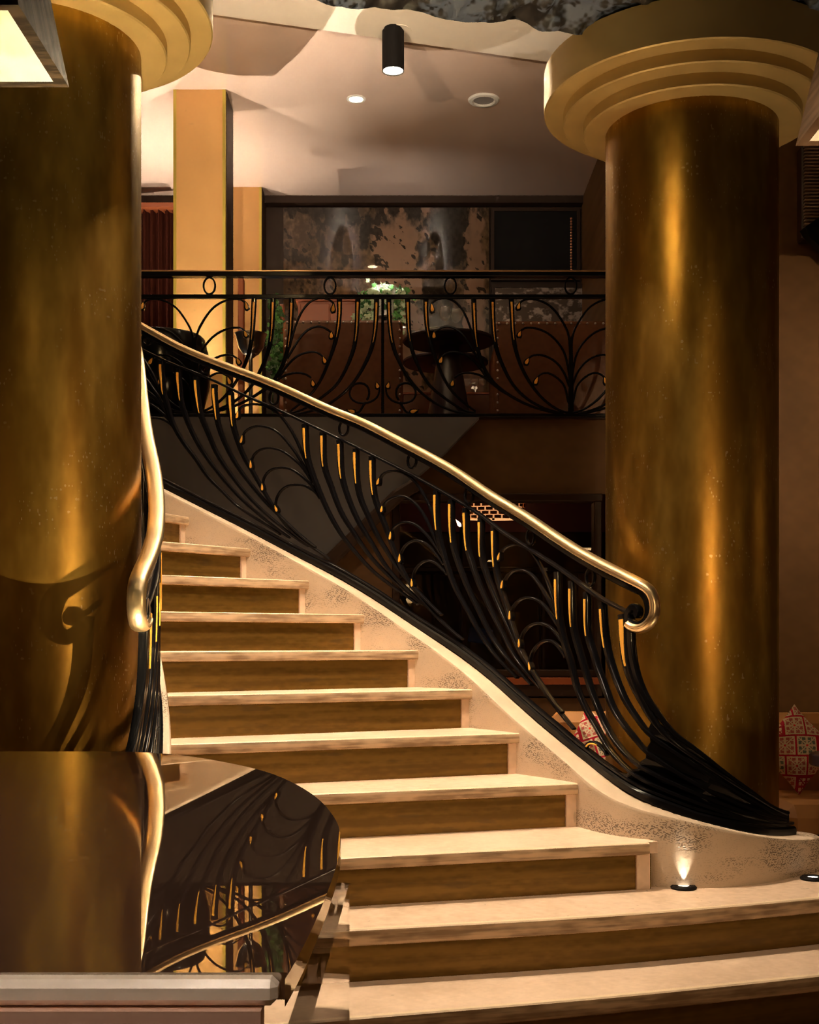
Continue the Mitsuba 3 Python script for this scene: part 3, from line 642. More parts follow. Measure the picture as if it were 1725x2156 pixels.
def uplight(x, y, z, power, label, tilt=(0, 0, 1), grp=None, ang=75, col=(1, .86, .66)):
    t = thing('floor_uplight', label, 'lamp', grp)
    add('ring', lathe([(.018, z), (.043, z), (.046, z + .006), (.040, z + .012), (.022, z + .012), (.018, z + .008), (.018, z)], 40, (x, y, 0)), 'm_black', t, smooth=35)
    k = add('lens', mikit.ply(lathe([(0, z + .004), (.019, z + .004), (.019, z + .0095), (0, z + .0095)], 32, (x, y, 0)), 'm_white', emitter=emit((1, .93, .84), 2.5)), None, t); part(k, 'glowing white lens')
    spot(t + '_beam', (x, y, z + .02), (x + tilt[0], y + tilt[1], z + .02 + tilt[2]), power, ang, ang * .05, col)
p = at(1440, 1871, .867 * F / (1871 - HY)); uplight(p[0], p[1], ZP, .8, 'black-rimmed white floor uplight at the foot of the pale string', (0, -.02, 1), ang=28)
p = at(1712, 1852, .867 * F / (1852 - HY)); uplight(p[0], p[1], ZP, 1.0, 'black-rimmed white floor uplight at the right edge of the platform', (-.10, .02, 1), ang=24)
uplight(1.78, 4.45, ZP, 7.0, 'black-rimmed floor uplight between the right column and the side table', (-.24, .16, 1), ang=34, col=(1, .76, .42))
uplight(-.72, 3.22, ZP, 52.0, 'black-rimmed white floor uplight before the left column, behind the glossy table', (-.17, .33, 1), ang=42, col=(1, .78, .42))
# wall washers at the feet of the two square pillars
PX1, PX2 = -1.52, -1.485
def wash(x, y, power, label, tilt, ang=50):
    t = thing('pillar_uplight', label, 'lamp', None)
    add('body', lathe([(0, ZB), (.05, ZB), (.055, ZB + .03), (.048, ZB + .05), (0, ZB + .05)], 32, (x, y, 0)), 'm_black', t)
    k = add('lens', mikit.ply(lathe([(0, ZB + .05), (.044, ZB + .05), (.044, ZB + .054), (0, ZB + .054)], 24, (x, y, 0)), 'm_white', emitter=emit((1, .72, .40), 20)), None, t); part(k, 'glowing lens')
    spot(t + '_beam', (x, y, ZB + .06), (x + tilt[0], y + tilt[1], ZB + 1.06), power, ang, 5, (1, .90, .74))
wash(PX1 + .02, 8.76, 34, 'small uplight at the foot of the nearer square pillar, in front', (0, -.42))
wash(-2.0, 9.45, 28, 'small uplight left behind the nearer square pillar', (-.15, .1), 42)
wash(PX2 + .03, 10.74, 24, 'small uplight at the foot of the farther square pillar', (-.12, -.22), 34)
# spots in the rough ceiling over the stair (above the frame)
def ceiling_spot(x, y, target, power, label, ang=38, beam=18, col=(1, .77, .54)):
    t = thing('ceiling_spot', label, 'lamp', None)
    add('housing', lathe([(.05, ZR - .012), (.062, ZR - .012), (.062, ZR + .10), (0, ZR + .10), (0, ZR + .02), (.05, ZR + .02), (.05, ZR - .012)], 32, (x, y, 0)), 'm_black', t)
    spot(t + '_beam', (x, y, ZR - .03), target, power, ang, beam, col)
ceiling_spot(-.05, 4.25, (-.1, 4.6, -.3), 25, 'black ceiling spot between the columns over the middle of the stair', 50, 22)
ceiling_spot(-.25, 2.55, (.15, 4.1, -.7), 4, 'black ceiling spot before the stair, over the glossy table', 21, 8)
ceiling_spot(.5, 2.0, (-.90, 4.2, .15), 9, 'black ceiling spot aimed at the left column and handrail', 6.5, 3)
ceiling_spot(-.3, 2.9, (1.0, 4.8, 1.55), 2.4, 'black ceiling spot aimed at the right column', 13, 3, (1, .70, .34))
ceiling_spot(-.35, -.7, (-.22, .2, -.07), 10, 'black ceiling spot over the near edge of the glossy table', 9, 3, (1, .80, .62))
ceiling_spot(.75, 3.2, (.85, 4.2, -.9), 3, 'black ceiling spot over the right foot of the stair', 38, 14)
ceiling_spot(2.3, 4.2, (2.95, 8.1, 1.2), 30, 'black ceiling spot over the right banquette', 26, 8, (1, .68, .36))
def slab_spot(x, y, z, target, power, label, ang, beam, col):
    t = thing('track_spot', label, 'lamp'); d = unit(np.array(target) - np.array([x, y, z]))
    p = np.array([x, y, z]); add('housing', cyl(p - d * .14, p - d * .01, .05, 24), 'm_black', t); add('bracket', box(x - .01, x + .01, edge(x) - .01, y - .02, z - .01, z + .01), 'm_black', t)
    k = add('lens', mikit.ply(cyl(p - d * .009, p - d * .004, .045, 24), 'm_white', emitter=emit(col, 10)), None, t); part(k, 'glowing lens')
    spot(t + '_beam', p, target, power, ang, beam, col)
slab_spot(-.9, 4.75, 3.1, (-1.5, 9.2, 2.5), 10, 'black track spot behind the rough slab aimed at the square pillars', 13, 7, (1, .66, .30))
slab_spot(.9, 5.15, 3.5, (-.2, 11.2, 2.75), 6, 'black track spot behind the rough slab aimed at the peeling wall', 10, 6, (1, .72, .45))
slab_spot(0, 5.0, 3.2, (-.35, 5.7, .4), 30, 'black track spot behind the rough slab aimed down at the upper steps', 42, 14, (1, .77, .52))
slab_spot(-.95, 4.9, 2.75, (-.9, 7.1, 3.92), 34, 'black track spot behind the rough slab aimed up at the pale soffit on the left', 36, 8, (1, .80, .56))
slab_spot(.35, 5.2, 2.75, (.4, 7.3, 3.92), 13, 'black track spot behind the rough slab aimed up at the pale soffit on the right', 36, 8, (1, .80, .56))
def floor_lamp(x, y, z):
    t = thing('floor_lamp', 'brass floor lamp with a directed shade, right of the camera', 'lamp'); d = unit(np.array([-.5, 6.2, .45]) - np.array([x, y, z])); p = np.array([x, y, z])
    add('base', lathe([(0, ZF), (.15, ZF), (.14, ZF + .02), (.02, ZF + .03), (0, ZF + .03)], 32, (x, y, 0) - d * [.12, .12, 0]), 'm_rail', t)
    add('pole', cyl(np.array([x, y, ZF + .02]) - d * [.12, .12, 0], np.array([x, y, z]) - d * .12, .012, 12), 'm_rail', t)
    k = add('shade', cyl(p - d * .2, p - d * .02, .07, 28), 'm_rail', t)
    k = add('lens', mikit.ply(cyl(p - d * .019, p - d * .012, .055, 24), 'm_white', emitter=emit((1, .66, .32), 16)), None, t); part(k, 'glowing lens')
    spot(t + '_beam', p, p + d, 5, 36, 20, (1, .66, .34))
floor_lamp(1.85, 1.6, .38)
# wall sconces round the lower room
def sconce(x, y, nx, ny, k_, label):
    t = thing('wall_sconce', label, 'lamp'); w, h, d = .09, .22, .08
    tx, ty = -ny, nx
    def bxo(a0, a1, b0, b1, z0, z1): 
        xs_ = sorted((x + nx * a0 + tx * b0, x + nx * a1 + tx * b1)); ys_ = sorted((y + ny * a0 + ty * b0, y + ny * a1 + ty * b1)); return box(xs_[0], xs_[1], ys_[0], ys_[1], z0, z1)
    add('backplate', bxo(0, .02, -.06, .06, .55, .95), 'm_rail', t)
    k = add('shade', mikit.ply(bxo(.03, d + .03, -w, w, .62, .62 + h * 1.3), 'm_white', emitter=emit((1, .62, .28), k_)), None, t); part(k, 'glowing shade')
    add('arm', bxo(.015, .035, -.02, .02, .7, .74), 'm_rail', t)
SC = 5
for i, (x, y, nx, ny) in enumerate([(-4.99, -1.5, 1, 0), (-4.99, 1.5, 1, 0), (4.99, -1.5, -1, 0), (4.99, 1.5, -1, 0), (4.99, 4.5, -1, 0), (-3, -3.59, 0, 1), (0, -3.59, 0, 1), (3, -3.59, 0, 1)]):
    sconce(x, y, nx, ny, SC, f"warm wall sconce {['toward the front of the left wall', 'on the left wall beside the column', 'toward the front of the right wall', 'halfway along the right wall', 'on the right wall beside the banquette', 'left on the wall behind the camera', 'centred on the wall behind the camera', 'right on the wall behind the camera'][i]}")
# room lamps behind the camera: more pendants of the same make
for i, (x, y) in enumerate([(-2.6, .4), (2.4, .2), (-1.6, -2.0), (1.4, -2.2)]):
    pendant(x - .26, x + .26, y - .26, y + .26, 1.2, ['dark wood pendant lamp at the left of the room behind the camera', 'dark wood pendant lamp at the right of the room behind the camera', 'dark wood pendant lamp at the back left of the room', 'dark wood pendant lamp at the back right of the room'][i], 8)

# ---------------------------------------------------------------- upper floor
def pillar(x0, x1, y0, y1, label):
    t = thing('square_pillar', label, 'pillar')
    add('core', box(x0 + .004, x1 - .004, y0 + .004, y1, ZB, ZC), 'm_pillar', t)
    e = .022
    for xa in (x0, x1 - e): add('edge_strip', box(xa, xa + e, y0, y0 + .03, ZB, ZC - .002), 'm_brassedge', t)
    k = add('side_panel', box(x1 - .003, x1 + .003, y0 + .035, y1 - .01, ZB, ZC - .002), 'm_darkwood', t); part(k, 'dark wood side')
xp = lambda px, y: (px - HX) / F * y
pillar(xp(365, 8.95), xp(475, 8.95), 8.95, 9.33, 'orange-brown square pillar with brass edges, nearest behind the balcony railing')
pillar(xp(455, 10.87), xp(551, 10.87), 10.87, 11.19, 'orange-brown square pillar with brass edge, farther back by the dark wall')
# far wall panels
YW = 11.14
def panel(name, px0, px1, py0, py1, m, label, cat_, Y=YW, fr=None, d=.04):
    a, c = at(px0, py1, Y), at(px1, py0, Y)
    if fr is None: return tag(add(name, box(a[0], c[0], Y, Y + d, a[2], c[2]), m), label, cat_)
    t = thing(name, label, cat_); w = .03
    add('panel', box(a[0] + w, c[0] - w, Y + .012, Y + d, a[2] + w, c[2] - w), m, t)
    add('frame', cat([box(a[0], a[0] + w, Y, Y + d, a[2], c[2]), box(c[0] - w, c[0], Y, Y + d, a[2], c[2]), box(a[0] + w, c[0] - w, Y, Y + d, a[2], a[2] + w), box(a[0] + w, c[0] - w, Y, Y + d, c[2] - w, c[2])]), fr, t)
    return t
panel('peeled_wall_panel', 597, 1030, 437, 1000, 'm_peel', 'large glossy panel of peeling stained plaster on the far wall', 'wall panel')
panel('dark_screen', 1034, 1222, 437, 590, 'm_black', 'black screen panel on the far wall right of the peeling plaster', 'screen', fr='m_darkwood')
panel('mirror_panel', 1036, 1262, 598, 760, 'm_antique', 'low mottled antique mirror under the black screen', 'mirror', fr='m_darkwood')
bead = cat([trimesh.creation.icosphere(1, .012) .apply_translation(at(1203, y, YW - .012)) for y in range(460, 590, 6)])
scene['dark_screen__bead_strip'] = mikit.ply(bead, 'm_copper'); labels['dark_screen__bead_strip'] = {'label': 'copper beaded strip', 'kind': 'stuff'}
# curtain
cu = []
us = np.linspace(xp(200, 10.9), xp(366, 10.9), 160)
V = []; 
for z in (ZB + .01, at(0, 432, 10.9)[2]):
    for i, u in enumerate(us): V.append((u, 10.9 + .045 * math.sin(i * .42) + .015 * math.sin(i * 1.1), z))
Fc = [q for i in range(159) for q in ((i, i + 1, 160 + i), (i + 1, 161 + i, 160 + i))]
k = tag(add('curtain', trimesh.Trimesh(V, Fc, process=False), 'm_curtain', smooth=True), 'dark red pleated curtain behind the nearer square pillar', 'curtain')
labels[k + '__pelmet'] = {'label': 'dark wooden pelmet'}
scene[k + '__pelmet'] = mikit.ply(box(xp(200, 10.8), xp(366, 10.8), 10.78, 10.95, at(0, 437, 10.8)[2], at(0, 428, 10.8)[2]), 'm_redwood')
# leather booth chairs seen from behind
def booth(px0, px1, py_top, Y, label):
    t = thing('leather_armchair', label, 'chair')
    a, c = at(px0, 870, Y), at(px1, py_top, Y)
    z1 = c[2]
    add('backrest', box(a[0], c[0], Y, Y + .10, ZB + .10, z1, .02), 'm_leather', t, smooth=25)
    add('seat', box(a[0] + .03, c[0] - .03, Y + .10, Y + .62, ZB + .10, ZB + .44, .03), 'm_leather', t, smooth=25)
    for x in (a[0], c[0] - .10): add('armrest', box(x, x + .10, Y + .10, Y + .62, ZB + .10, ZB + .62, .02), 'm_leather', t, smooth=25)
    for x in (a[0] + .08, c[0] - .14):
        for y in (Y + .04, Y + .52): add('leg', box(x, x + .06, y, y + .06, ZB, ZB + .101), 'm_black', t)
    s = trimesh.creation.icosphere(1, .0085); nails = []
    for x in np.arange(a[0] + .03, c[0] - .02, .056): nails.append(s.copy().apply_translation((x, Y - .002, z1 - .02)))
    for z in np.arange(ZB + .14, z1 - .04, .056):
        for x in (a[0] + .02, c[0] - .02): nails.append(s.copy().apply_translation((x, Y - .002, z)))
    for i, m in enumerate(nails): add('nail', m, 'm_steel', t, smooth=True)
    return t
booth(596, 848, 673, 8.62, 'brown leather armchair with nailed back, left of the round tables')
booth(1042, 1330, 675, 8.62, 'brown leather armchair with nailed back, right of the round tables')
def ptable(px, py, Y, r, label):
    x = xp(px, Y); zt = (HY - py) / F * Y
    t = thing('round_table', label, 'table')
    add('tabletop', lathe([(0, zt - .03), (r - .01, zt - .03), (r, zt - .02), (r, zt - .008), (r - .006, zt), (0, zt)], 64, (x, Y, 0)), 'm_tabledark', t, smooth=35)
    add('pedestal', lathe([(0, ZB), (.20, ZB), (.075, zt - .06), (.11, zt - .03), (0, zt - .03)], 40, (x, Y, 0)), 'm_tabledark', t, smooth=35)
    return x, Y, zt
TX, TY, TZ = ptable(945, 714, 9.35, .35, 'dark round pedestal table with wine glasses between the armchairs')
ptable(938, 760, 10.1, .35, 'dark round pedestal table farther back, without glasses')
def glass(x, y, z, label, s=1.):
    pr = np.array([(0, 0), (.034, 0), (.034, .002), (.006, .006), (.004, .012), (.004, .085), (.012, .093), (.030, .110), (.040, .135), (.040, .155), (.033, .190), (.030, .205), (.0288, .205), (.0317, .19), (.0385, .155), (.0385, .135), (.029, .112), (.011, .0955), (0, .0935)]) * s
    tag(add('wine_glass', lathe(pr, 36, (x, y, z)), 'm_glass', smooth=50), label, 'wine glass')
glass(TX - .03, TY - .17, TZ, 'clear wine glass on the round table, left of the pair')
glass(TX + .055, TY - .12, TZ, 'clear wine glass on the round table, right of the pair')
tag(add('plate', lathe([(0, TZ), (.07, TZ), (.10, TZ + .012), (.098, TZ + .015), (.068, TZ + .005), (0, TZ + .005)], 40, (TX - .10, TY - .20, 0)), 'm_white'), 'white plate at the near edge of the round table', 'plate')
# low sideboard with more glasses behind the tables
sx0, sx1, sy = xp(850, 10.75), xp(1045, 10.75), 10.75
sz = at(0, 826, sy)[2]
sb = thing('sideboard', 'low brown leather-fronted sideboard behind the round tables', 'sideboard')
add('body', box(sx0, sx1, sy, sy + .38, ZB + .06, sz - .02), 'm_leather', sb); add('top', box(sx0 - .01, sx1 + .01, sy - .01, sy + .38, sz - .02, sz, .004), 'm_redwood', sb); add('plinth', box(sx0 + .02, sx1 - .02, sy + .02, sy + .36, ZB, ZB + .06), 'm_black', sb)
for i, px in enumerate((984, 1000, 1016)): glass(xp(px, sy + .1), sy + .1, sz, ['clear wine glass on the low sideboard, leftmost of three', 'clear wine glass on the low sideboard, middle of three', 'clear wine glass on the low sideboard, rightmost of three'][i], .8)
# red lacquer cabinet behind the left armchair
cb = thing('red_cabinet', 'low red-brown wooden cabinet on the far wall behind the left armchair', 'cabinet')
ca, cc_ = at(628, 800, 10.6), at(762, 628, 10.6)
add('body', box(ca[0], cc_[0], 10.6, 11.0, ZB, cc_[2] - .03), 'm_redwood', cb); add('top', box(ca[0] - .02, cc_[0] + .02, 10.58, 11.02, cc_[2] - .03, cc_[2], .005), 'm_redwood', cb)
add('door', box(ca[0] + .02, (ca[0] + cc_[0]) / 2 - .005, 10.585, 10.6, ZB + .05, cc_[2] - .05, .004), 'm_redwood', cb); add('door', box((ca[0] + cc_[0]) / 2 + .005, cc_[0] - .02, 10.585, 10.6, ZB + .05, cc_[2] - .05, .004), 'm_redwood', cb)
# ivy
LEAF = np.array([(0, 0, 0), (.30, -.12, .02), (.55, .18, .05), (.35, .32, .0), (.5, .62, -.02), (.12, .62, .02), (0, 1.0, -.08), (-.12, .62, .02), (-.5, .62, -.02), (-.35, .32, .0), (-.55, .18, .05), (-.30, -.12, .02), (0, .4, .10)])
LF = [(12, i, (i + 1) % 12) for i in range(12)]
def ivy(t, n, fn, size, mats_):
    for i in range(n):
        c = fn(i); q = trimesh.transformations.random_rotation_matrix(rng.random(3))
        m = trimesh.Trimesh(LEAF * size * (.7 + .6 * rng.random()), LF, process=False)
        a, b_, g = rng.uniform(-.7, .7), rng.uniform(-math.pi, math.pi), rng.uniform(-.6, .6)
        m.apply_transform(trimesh.transformations.euler_matrix(math.pi / 2 + a, b_, g)); m.apply_translation(c)
        add('leaf', m, mats_[rng.integers(len(mats_))], t)
iv = thing('ivy_plant', 'lit green ivy spilling from a pot on the red cabinet', 'plant')
ic = at(812, 640, 10.5)
add('pot', lathe([(0, cc_[2] - .2), (.07, cc_[2] - .2), (.10, cc_[2] + .05), (.09, cc_[2] + .05), (0, cc_[2])], 32, (ic[0], 10.45, 0)), 'm_white', iv)
add('stand', lathe([(0, ZB), (.10, ZB), (.10, ZB + .02), (.012, ZB + .03), (.012, cc_[2] - .2), (0, cc_[2] - .2)], 24, (ic[0], 10.45, 0)), 'm_black', iv)
def fni(i):
    if i < 90:
        u = rng.normal(0, 1, 2); return at(815 + 22 * u[0], 622 + 10 * u[1] - .0, 10.4 + rng.uniform(-.08, .08))
    if i < 160: return at(772 + rng.normal(0, 9), rng.uniform(612, 672), 10.36 + rng.uniform(-.06, .06))
    return at(842 + rng.normal(0, 6) , rng.uniform(612, 700), 10.36 + rng.uniform(-.06, .06))
ivy(iv, 210, fni, .052, ['m_leaf', 'm_leafpale', 'm_leafpale', 'm_leafdark'])
spot(iv + '_lamp', (ic[0] - .02, 10.18, cc_[2] + .02), (ic[0], 10.5, cc_[2] + .35), 1.2, 60, 20, (1, .95, .85))
hv = thing('hanging_ivy', 'dark ivy trailing down beside the red wooden post', 'plant')
add('stem', sweep(curve([at(583, 625, 9.6), at(588, 690, 9.6), at(580, 740, 9.6), at(575, 800, 9.6), (-1.06, 9.6, ZB + .1)], 20), np.tile([0, -1., 0], (20, 1)), .008, .008), 'm_leafdark', hv)
add('pot', lathe([(0, ZB), (.07, ZB), (.09, ZB + .15), (.08, ZB + .15), (0, ZB + .12)], 32, (-1.06, 9.6, 0)), 'm_black', hv)
ivy(hv, 110, lambda i: at(582 + rng.normal(0, 9), rng.uniform(625, 800), 9.6 + rng.uniform(-.06, .06)), .05, ['m_leafdark', 'm_leafdark', 'm_leaf'])
tag(add('wooden_post', box(xp(501, 9.75), xp(513, 9.75), 9.75, 9.83, ZB, at(0, 585, 9.75)[2], .006), 'm_redwood'), 'thin red-brown wooden post beside the farther pillar', 'post')
tag(add('wooden_post', box(xp(588, 9.75), xp(598, 9.75), 9.75, 9.83, ZB, at(0, 640, 9.75)[2], .006), 'm_redwood'), 'thin red-brown wooden post left of the nailed armchair', 'post')
# ice bucket on a stand
bx, by = xp(528, 8.55), 8.55; bt, bb_ = at(0, 704, by)[2], at(0, 746, by)[2]
ib = thing('ice_bucket', 'polished steel ice bucket on a tall stand before the farther pillar', 'ice bucket')
add('bowl', lathe([(0, bb_), (.055, bb_), (.085, bb_ + .04), (.108, bt - .01), (.115, bt), (.110, bt), (.102, bt - .012), (.08, bb_ + .045), (0, bb_ + .01)], 56, (bx, by, 0)), 'm_steel', ib, smooth=40)
add('stand', lathe([(0, ZB), (.13, ZB), (.13, ZB + .012), (.03, ZB + .03), (.014, ZB + .05), (.014, bb_ - .03), (.045, bb_ - .004), (.045, bb_ + .002), (0, bb_ + .002)], 40, (bx, by, 0)), 'm_steel', ib, smooth=40)
# black tub chair behind the left end of the balcony railing
tcx, tcy = -1.73, 8.56
tc = thing('tub_chair', 'black rounded tub chair behind the left end of the balcony railing', 'chair')
a = np.linspace(-math.radians(125), math.radians(125), 40) - math.pi / 2
rows = []
for z, r in ((ZB + .05, .25), (ZB + .12, .30), (ZB + .30, .345), (ZB + .5, .34), (ZB + .62, .31), (ZB + .635, .295), (ZB + .62, .27), (ZB + .3, .27), (ZB + .05, .22)):
    rows.append(np.c_[tcx + r * np.cos(a), tcy + r * np.sin(a), np.full(40, z - 0)])
V = np.array(rows); n = 40; V = V.reshape(-1, 3); Fc = [q for i in range(8) for j in range(n - 1) for q in ((i * n + j, i * n + j + 1, i * n + n + j), (i * n + j + 1, i * n + n + j + 1, i * n + n + j))]
add('shell', trimesh.Trimesh(V, Fc, process=False), 'm_iron', tc, smooth=40)
add('seat', lathe([(0, ZB + .30), (.26, ZB + .30), (.265, ZB + .36), (.24, ZB + .40), (0, ZB + .40)], 40, (tcx, tcy, 0)), 'm_black', tc, smooth=40)
add('base', lathe([(0, ZB), (.2, ZB), (.24, ZB + .06), (0, ZB + .06)], 40, (tcx, tcy, 0)), 'm_black', tc)
# ---------------------------------------------------------------- lower window and the room behind it
wf = thing('window_1', 'dark framed interior window under the balcony', 'window'); labels['window_1'] = {'kind': 'structure', 'label': 'dark framed interior window under the balcony'}
Yw = 8.10
def wbar(a, c, name='frame'): 
    p, q = at(a[0], c[1], Yw), at(c[0], a[1], Yw)
    add(name, box(p[0], q[0], Yw - .03, Yw + .10, p[2], q[2], .006), 'm_darkwood', wf)
wbar((812, 1040), (1268, 1056), 'head'); wbar((826, 1056), (842, 1416), 'post'); wbar((1250, 1056), (1266, 1416), 'post'); wbar((812, 1410), (1268, 1426), 'sill')
wbar((812, 1440), (1268, 1466), 'apron')
p, q = at(812, 1441, Yw), at(1266, 1426, Yw)
k = add('ledge', box(p[0], q[0], Yw - .06, Yw + .1, p[2], q[2], .004), 'm_redwood', wf)
p, q = at(842, 1412, Yw), at(1250, 1056, Yw)
k = add('pane', box(p[0], q[0], Yw + .04, Yw + .0402, p[2], q[2]), 'm_pane', wf); part(k, 'clear glass pane')
struct('wall_back_lower', box(-5, 1.9, 11.10, 11.19, ZF, ZB - .12), 'm_darkwood', 'dark back wall of the room behind the window')
pb = [at(760, 1117, 10.9), at(1290, 1040, 10.9)]
tag(add('purple_band', box(pb[0][0], pb[1][0], 11.04, 11.098, pb[0][2], ZB - .125), 'm_purple'), 'plum coloured painted band high on the wall behind the window', 'wall band')
# woven copper lamp
wl = thing('woven_lamp', 'woven copper lampshade glowing behind the interior window', 'lamp')
la, lc = at(972, 1095, 10.2), at(1106, 1035, 10.2); cx, r = (la[0] + lc[0]) / 2, (lc[0] - la[0]) / 2
for i, z in enumerate(np.linspace(la[2], lc[2] + .1, 11)[:-1]):
    h = (lc[2] + .1 - la[2]) / 10
    for j in range(24):
        a0 = 2 * math.pi * (j + .5 * (i % 2)) / 24; aa = np.linspace(a0, a0 + 2 * math.pi / 24 * .8, 5)
        P = np.c_[cx + r * np.cos(aa), 10.2 + r * .5 * np.sin(aa), np.full(5, z + h / 2)]
        if math.sin(a0) > .35: continue
        add('woven_strip', sweep(P, np.c_[np.cos(aa), np.sin(aa), 0 * aa], h * .78, .006), 'm_copper', wl)
m = lathe([(r * .90, la[2] + .005), (r * .90, lc[2] + .095), (r * .88, lc[2] + .095), (r * .88, la[2] + .005), (r * .90, la[2] + .005)], 40); m.apply_transform(np.diag([1, .5, 1, 1])); m.apply_translation((cx, 10.2, 0))
k = add('inner_shade', mikit.ply(m, 'm_white', emitter=emit((1, .50, .20), .55)), None, wl); part(k, 'glowing inner shade')
add('cord', cyl((cx, 10.2, la[2]), (cx, 10.2, ZB - .121), .01, 8), 'm_black', wl)
cd = at(971, 1099, 10.0)
k = thing('candle_lamp', 'small white-orange glowing lamp left of the woven copper shade', 'lamp')
add('flame', mikit.ply(lathe([(0, 0), (.012, .01), (.016, .028), (.009, .05), (0, .075)], 20), 'm_white', emitter=emit((1, .62, .28), 6), to_world=T().translate([cd[0], 10.0, cd[2] - .04]).rotate([0, 1, 0], -35)), None, k)
add('stem', cyl((cd[0], 10.0, cd[2] - .04), (cd[0], 10.0, ZF + .02), .012, 10), 'm_black', k); add('base', lathe([(0, ZF), (.12, ZF), (.1, ZF + .02), (0, ZF + .03)], 24, (cd[0], 10.0, 0)), 'm_black', k)
# counters and chairs in the lower room
ct = thing('bar_counter', 'dark wooden counter in the room behind the window', 'counter')
p, q = at(760, 1290, 10.3), at(1290, 1195, 10.3)
add('top', box(p[0], q[0], 10.2, 10.9, q[2] - .04, q[2], .006), 'm_tabledark', ct)
for i in range(7):
    xa = p[0] + (q[0] - p[0]) * i / 7; add('front_panel', box(xa + .01, xa + (q[0] - p[0]) / 7 - .01, 10.3, 10.34, ZF + .1, q[2] - .05, .008), 'm_darkwood', ct)
add('plinth', box(p[0], q[0], 10.34, 10.86, ZF, q[2] - .04), 'm_black', ct)
bc = at(1012, 1338, 9.3)
b_ = thing('blue_chair', 'blue backed chair low behind the interior window', 'chair')
add('backrest', rot(box(bc[0] - .09, bc[0] + .09, 9.28, 9.31, bc[2] - .06, bc[2] + .055, .01), 8, (0, 1, 0), bc), 'm_blue', b_)
add('seat', box(bc[0] - .2, bc[0] + .2, 9.31, 9.7, bc[2] - .36, bc[2] - .31, .01), 'm_blue', b_)
for dx in (-.18, .16):
    for y in (9.29, 9.66): add('leg', box(bc[0] + dx, bc[0] + dx + .025, y, y + .025, ZF, bc[2] - .3 if y > 9.5 else bc[2] - .02), 'm_black', b_)
def tealight(px, py, Y, label):
    c = at(px, py, Y); t = thing('tealight', label, 'candle', 'tealights on the counter behind the window')
    add('cup', lathe([(0, c[2] - .03), (.03, c[2] - .03), (.032, c[2]), (.028, c[2]), (.026, c[2] - .02), (0, c[2] - .02)], 20, (c[0], Y, 0)), 'm_copper', t)
    k = add('flame', mikit.ply(lathe([(0, -.018), (.01, -.008), (.008, .01), (0, .025)], 12), 'm_white', emitter=emit((1, .5, .12), 12), to_world=T().translate([c[0], Y, c[2]])), None, t)
sh = thing('low_table', 'dark low table with tealights behind the window', 'table')
p, q = at(745, 1206, 9.0), at(830, 1206, 9.0)
add('top', box(p[0] - .1, q[0] + .1, 8.85, 9.2, p[2] - .05, p[2] - .03, .004), 'm_tabledark', sh); add('pedestal', box((p[0] + q[0]) / 2 - .05, (p[0] + q[0]) / 2 + .05, 8.95, 9.05, ZF, p[2] - .05), 'm_black', sh)
for px, w in ((774, 'leftmost'), (791, 'middle'), (808, 'rightmost')): tealight(px, 1202, 9.0, f'small orange tealight low behind the interior window, {w} of three')
# ---------------------------------------------------------------- banquettes, cushions, side table on the right
def banquette(x0, x1, y0, y1, yb, label):
    t = thing('banquette', label, 'bench')
    zs, zbk = -.685, -.335
    add('backrest', box(x0, x1, yb, yb + .16, ZP, zbk, .045), 'm_suede', t, smooth=30)
    add('seat', box(x0, x1, y0, yb + .02, ZP + .02, zs, .05), 'm_suede', t, smooth=30)
    add('plinth', box(x0 + .03, x1 - .03, y0 + .03, yb, ZP, ZP + .03), 'm_black', t)
    s = trimesh.creation.icosphere(1, .009)
    for x in np.arange(x0 + .06, x1 - .05, .075): add('nail', s.copy().apply_translation((x, y0 - .001, ZP + .055)), 'm_iron', t, smooth=True)
banquette(1.56, 3.1, 5.12, 5.7, 5.70, 'brown suede banquette right of the right column')
banquette(.66, 1.52, 5.58, 5.9, 5.78, 'brown suede banquette back seen through the railing, left of the right column')
def t_kilim(p, n, uv):
    # cells of a staggered grid, outlined in red, each with hooked motifs in cream, green, pink and red
    a0, b0 = (uv.x - .5) * .29, (uv.y - .5) * .29; u, v = (a0 * .707 + b0 * .707) / .098 + .2, (-a0 * .707 + b0 * .707) / .092 + .35
    row = dr.floor(v); u = u + .5 * (row - 2 * dr.floor(row / 2))
    cu_, cv = dr.floor(u), row; fu, fv = u - cu_ - .5, v - row - .5
    r = cell_rand(cu_ + 3, cv + 7, 1)
    e = dr.maximum(dr.abs(fv), dr.abs(fu))
    bg = mi.Color3f(dr.select(r < .75, .60, .36), dr.select(r < .75, .46, .02), dr.select(r < .75, .31, .03))
    fg = mi.Color3f(dr.select(r < .45, .13, dr.select(r < .75, .42, .62)), dr.select(r < .45, .15, dr.select(r < .75, .10, .48)), dr.select(r < .45, .10, dr.select(r < .75, .08, .33)))
    au, av = dr.abs(fu), dr.abs(fv)
    mx_ = dr.maximum(au, av); mn_ = dr.minimum(au, av)
    k = (mx_ < .39) & (mn_ > .055) & (dr.abs(au - av) > .045) & ~((mx_ > .20) & (mx_ < .26) & (mn_ < .15)) & ~((mx_ > .26) & (mn_ > .22) & (mn_ < .26))
    c = dr.select(k, fg, bg)
    c = dr.select((au < .05) & (av < .05), mi.Color3f(.55, .03, .03), c)
    return dr.select(e > .455, mi.Color3f(.40, .012, .03), c)
mat('m_kilim', proc(t_kilim), .9, 0., .2)
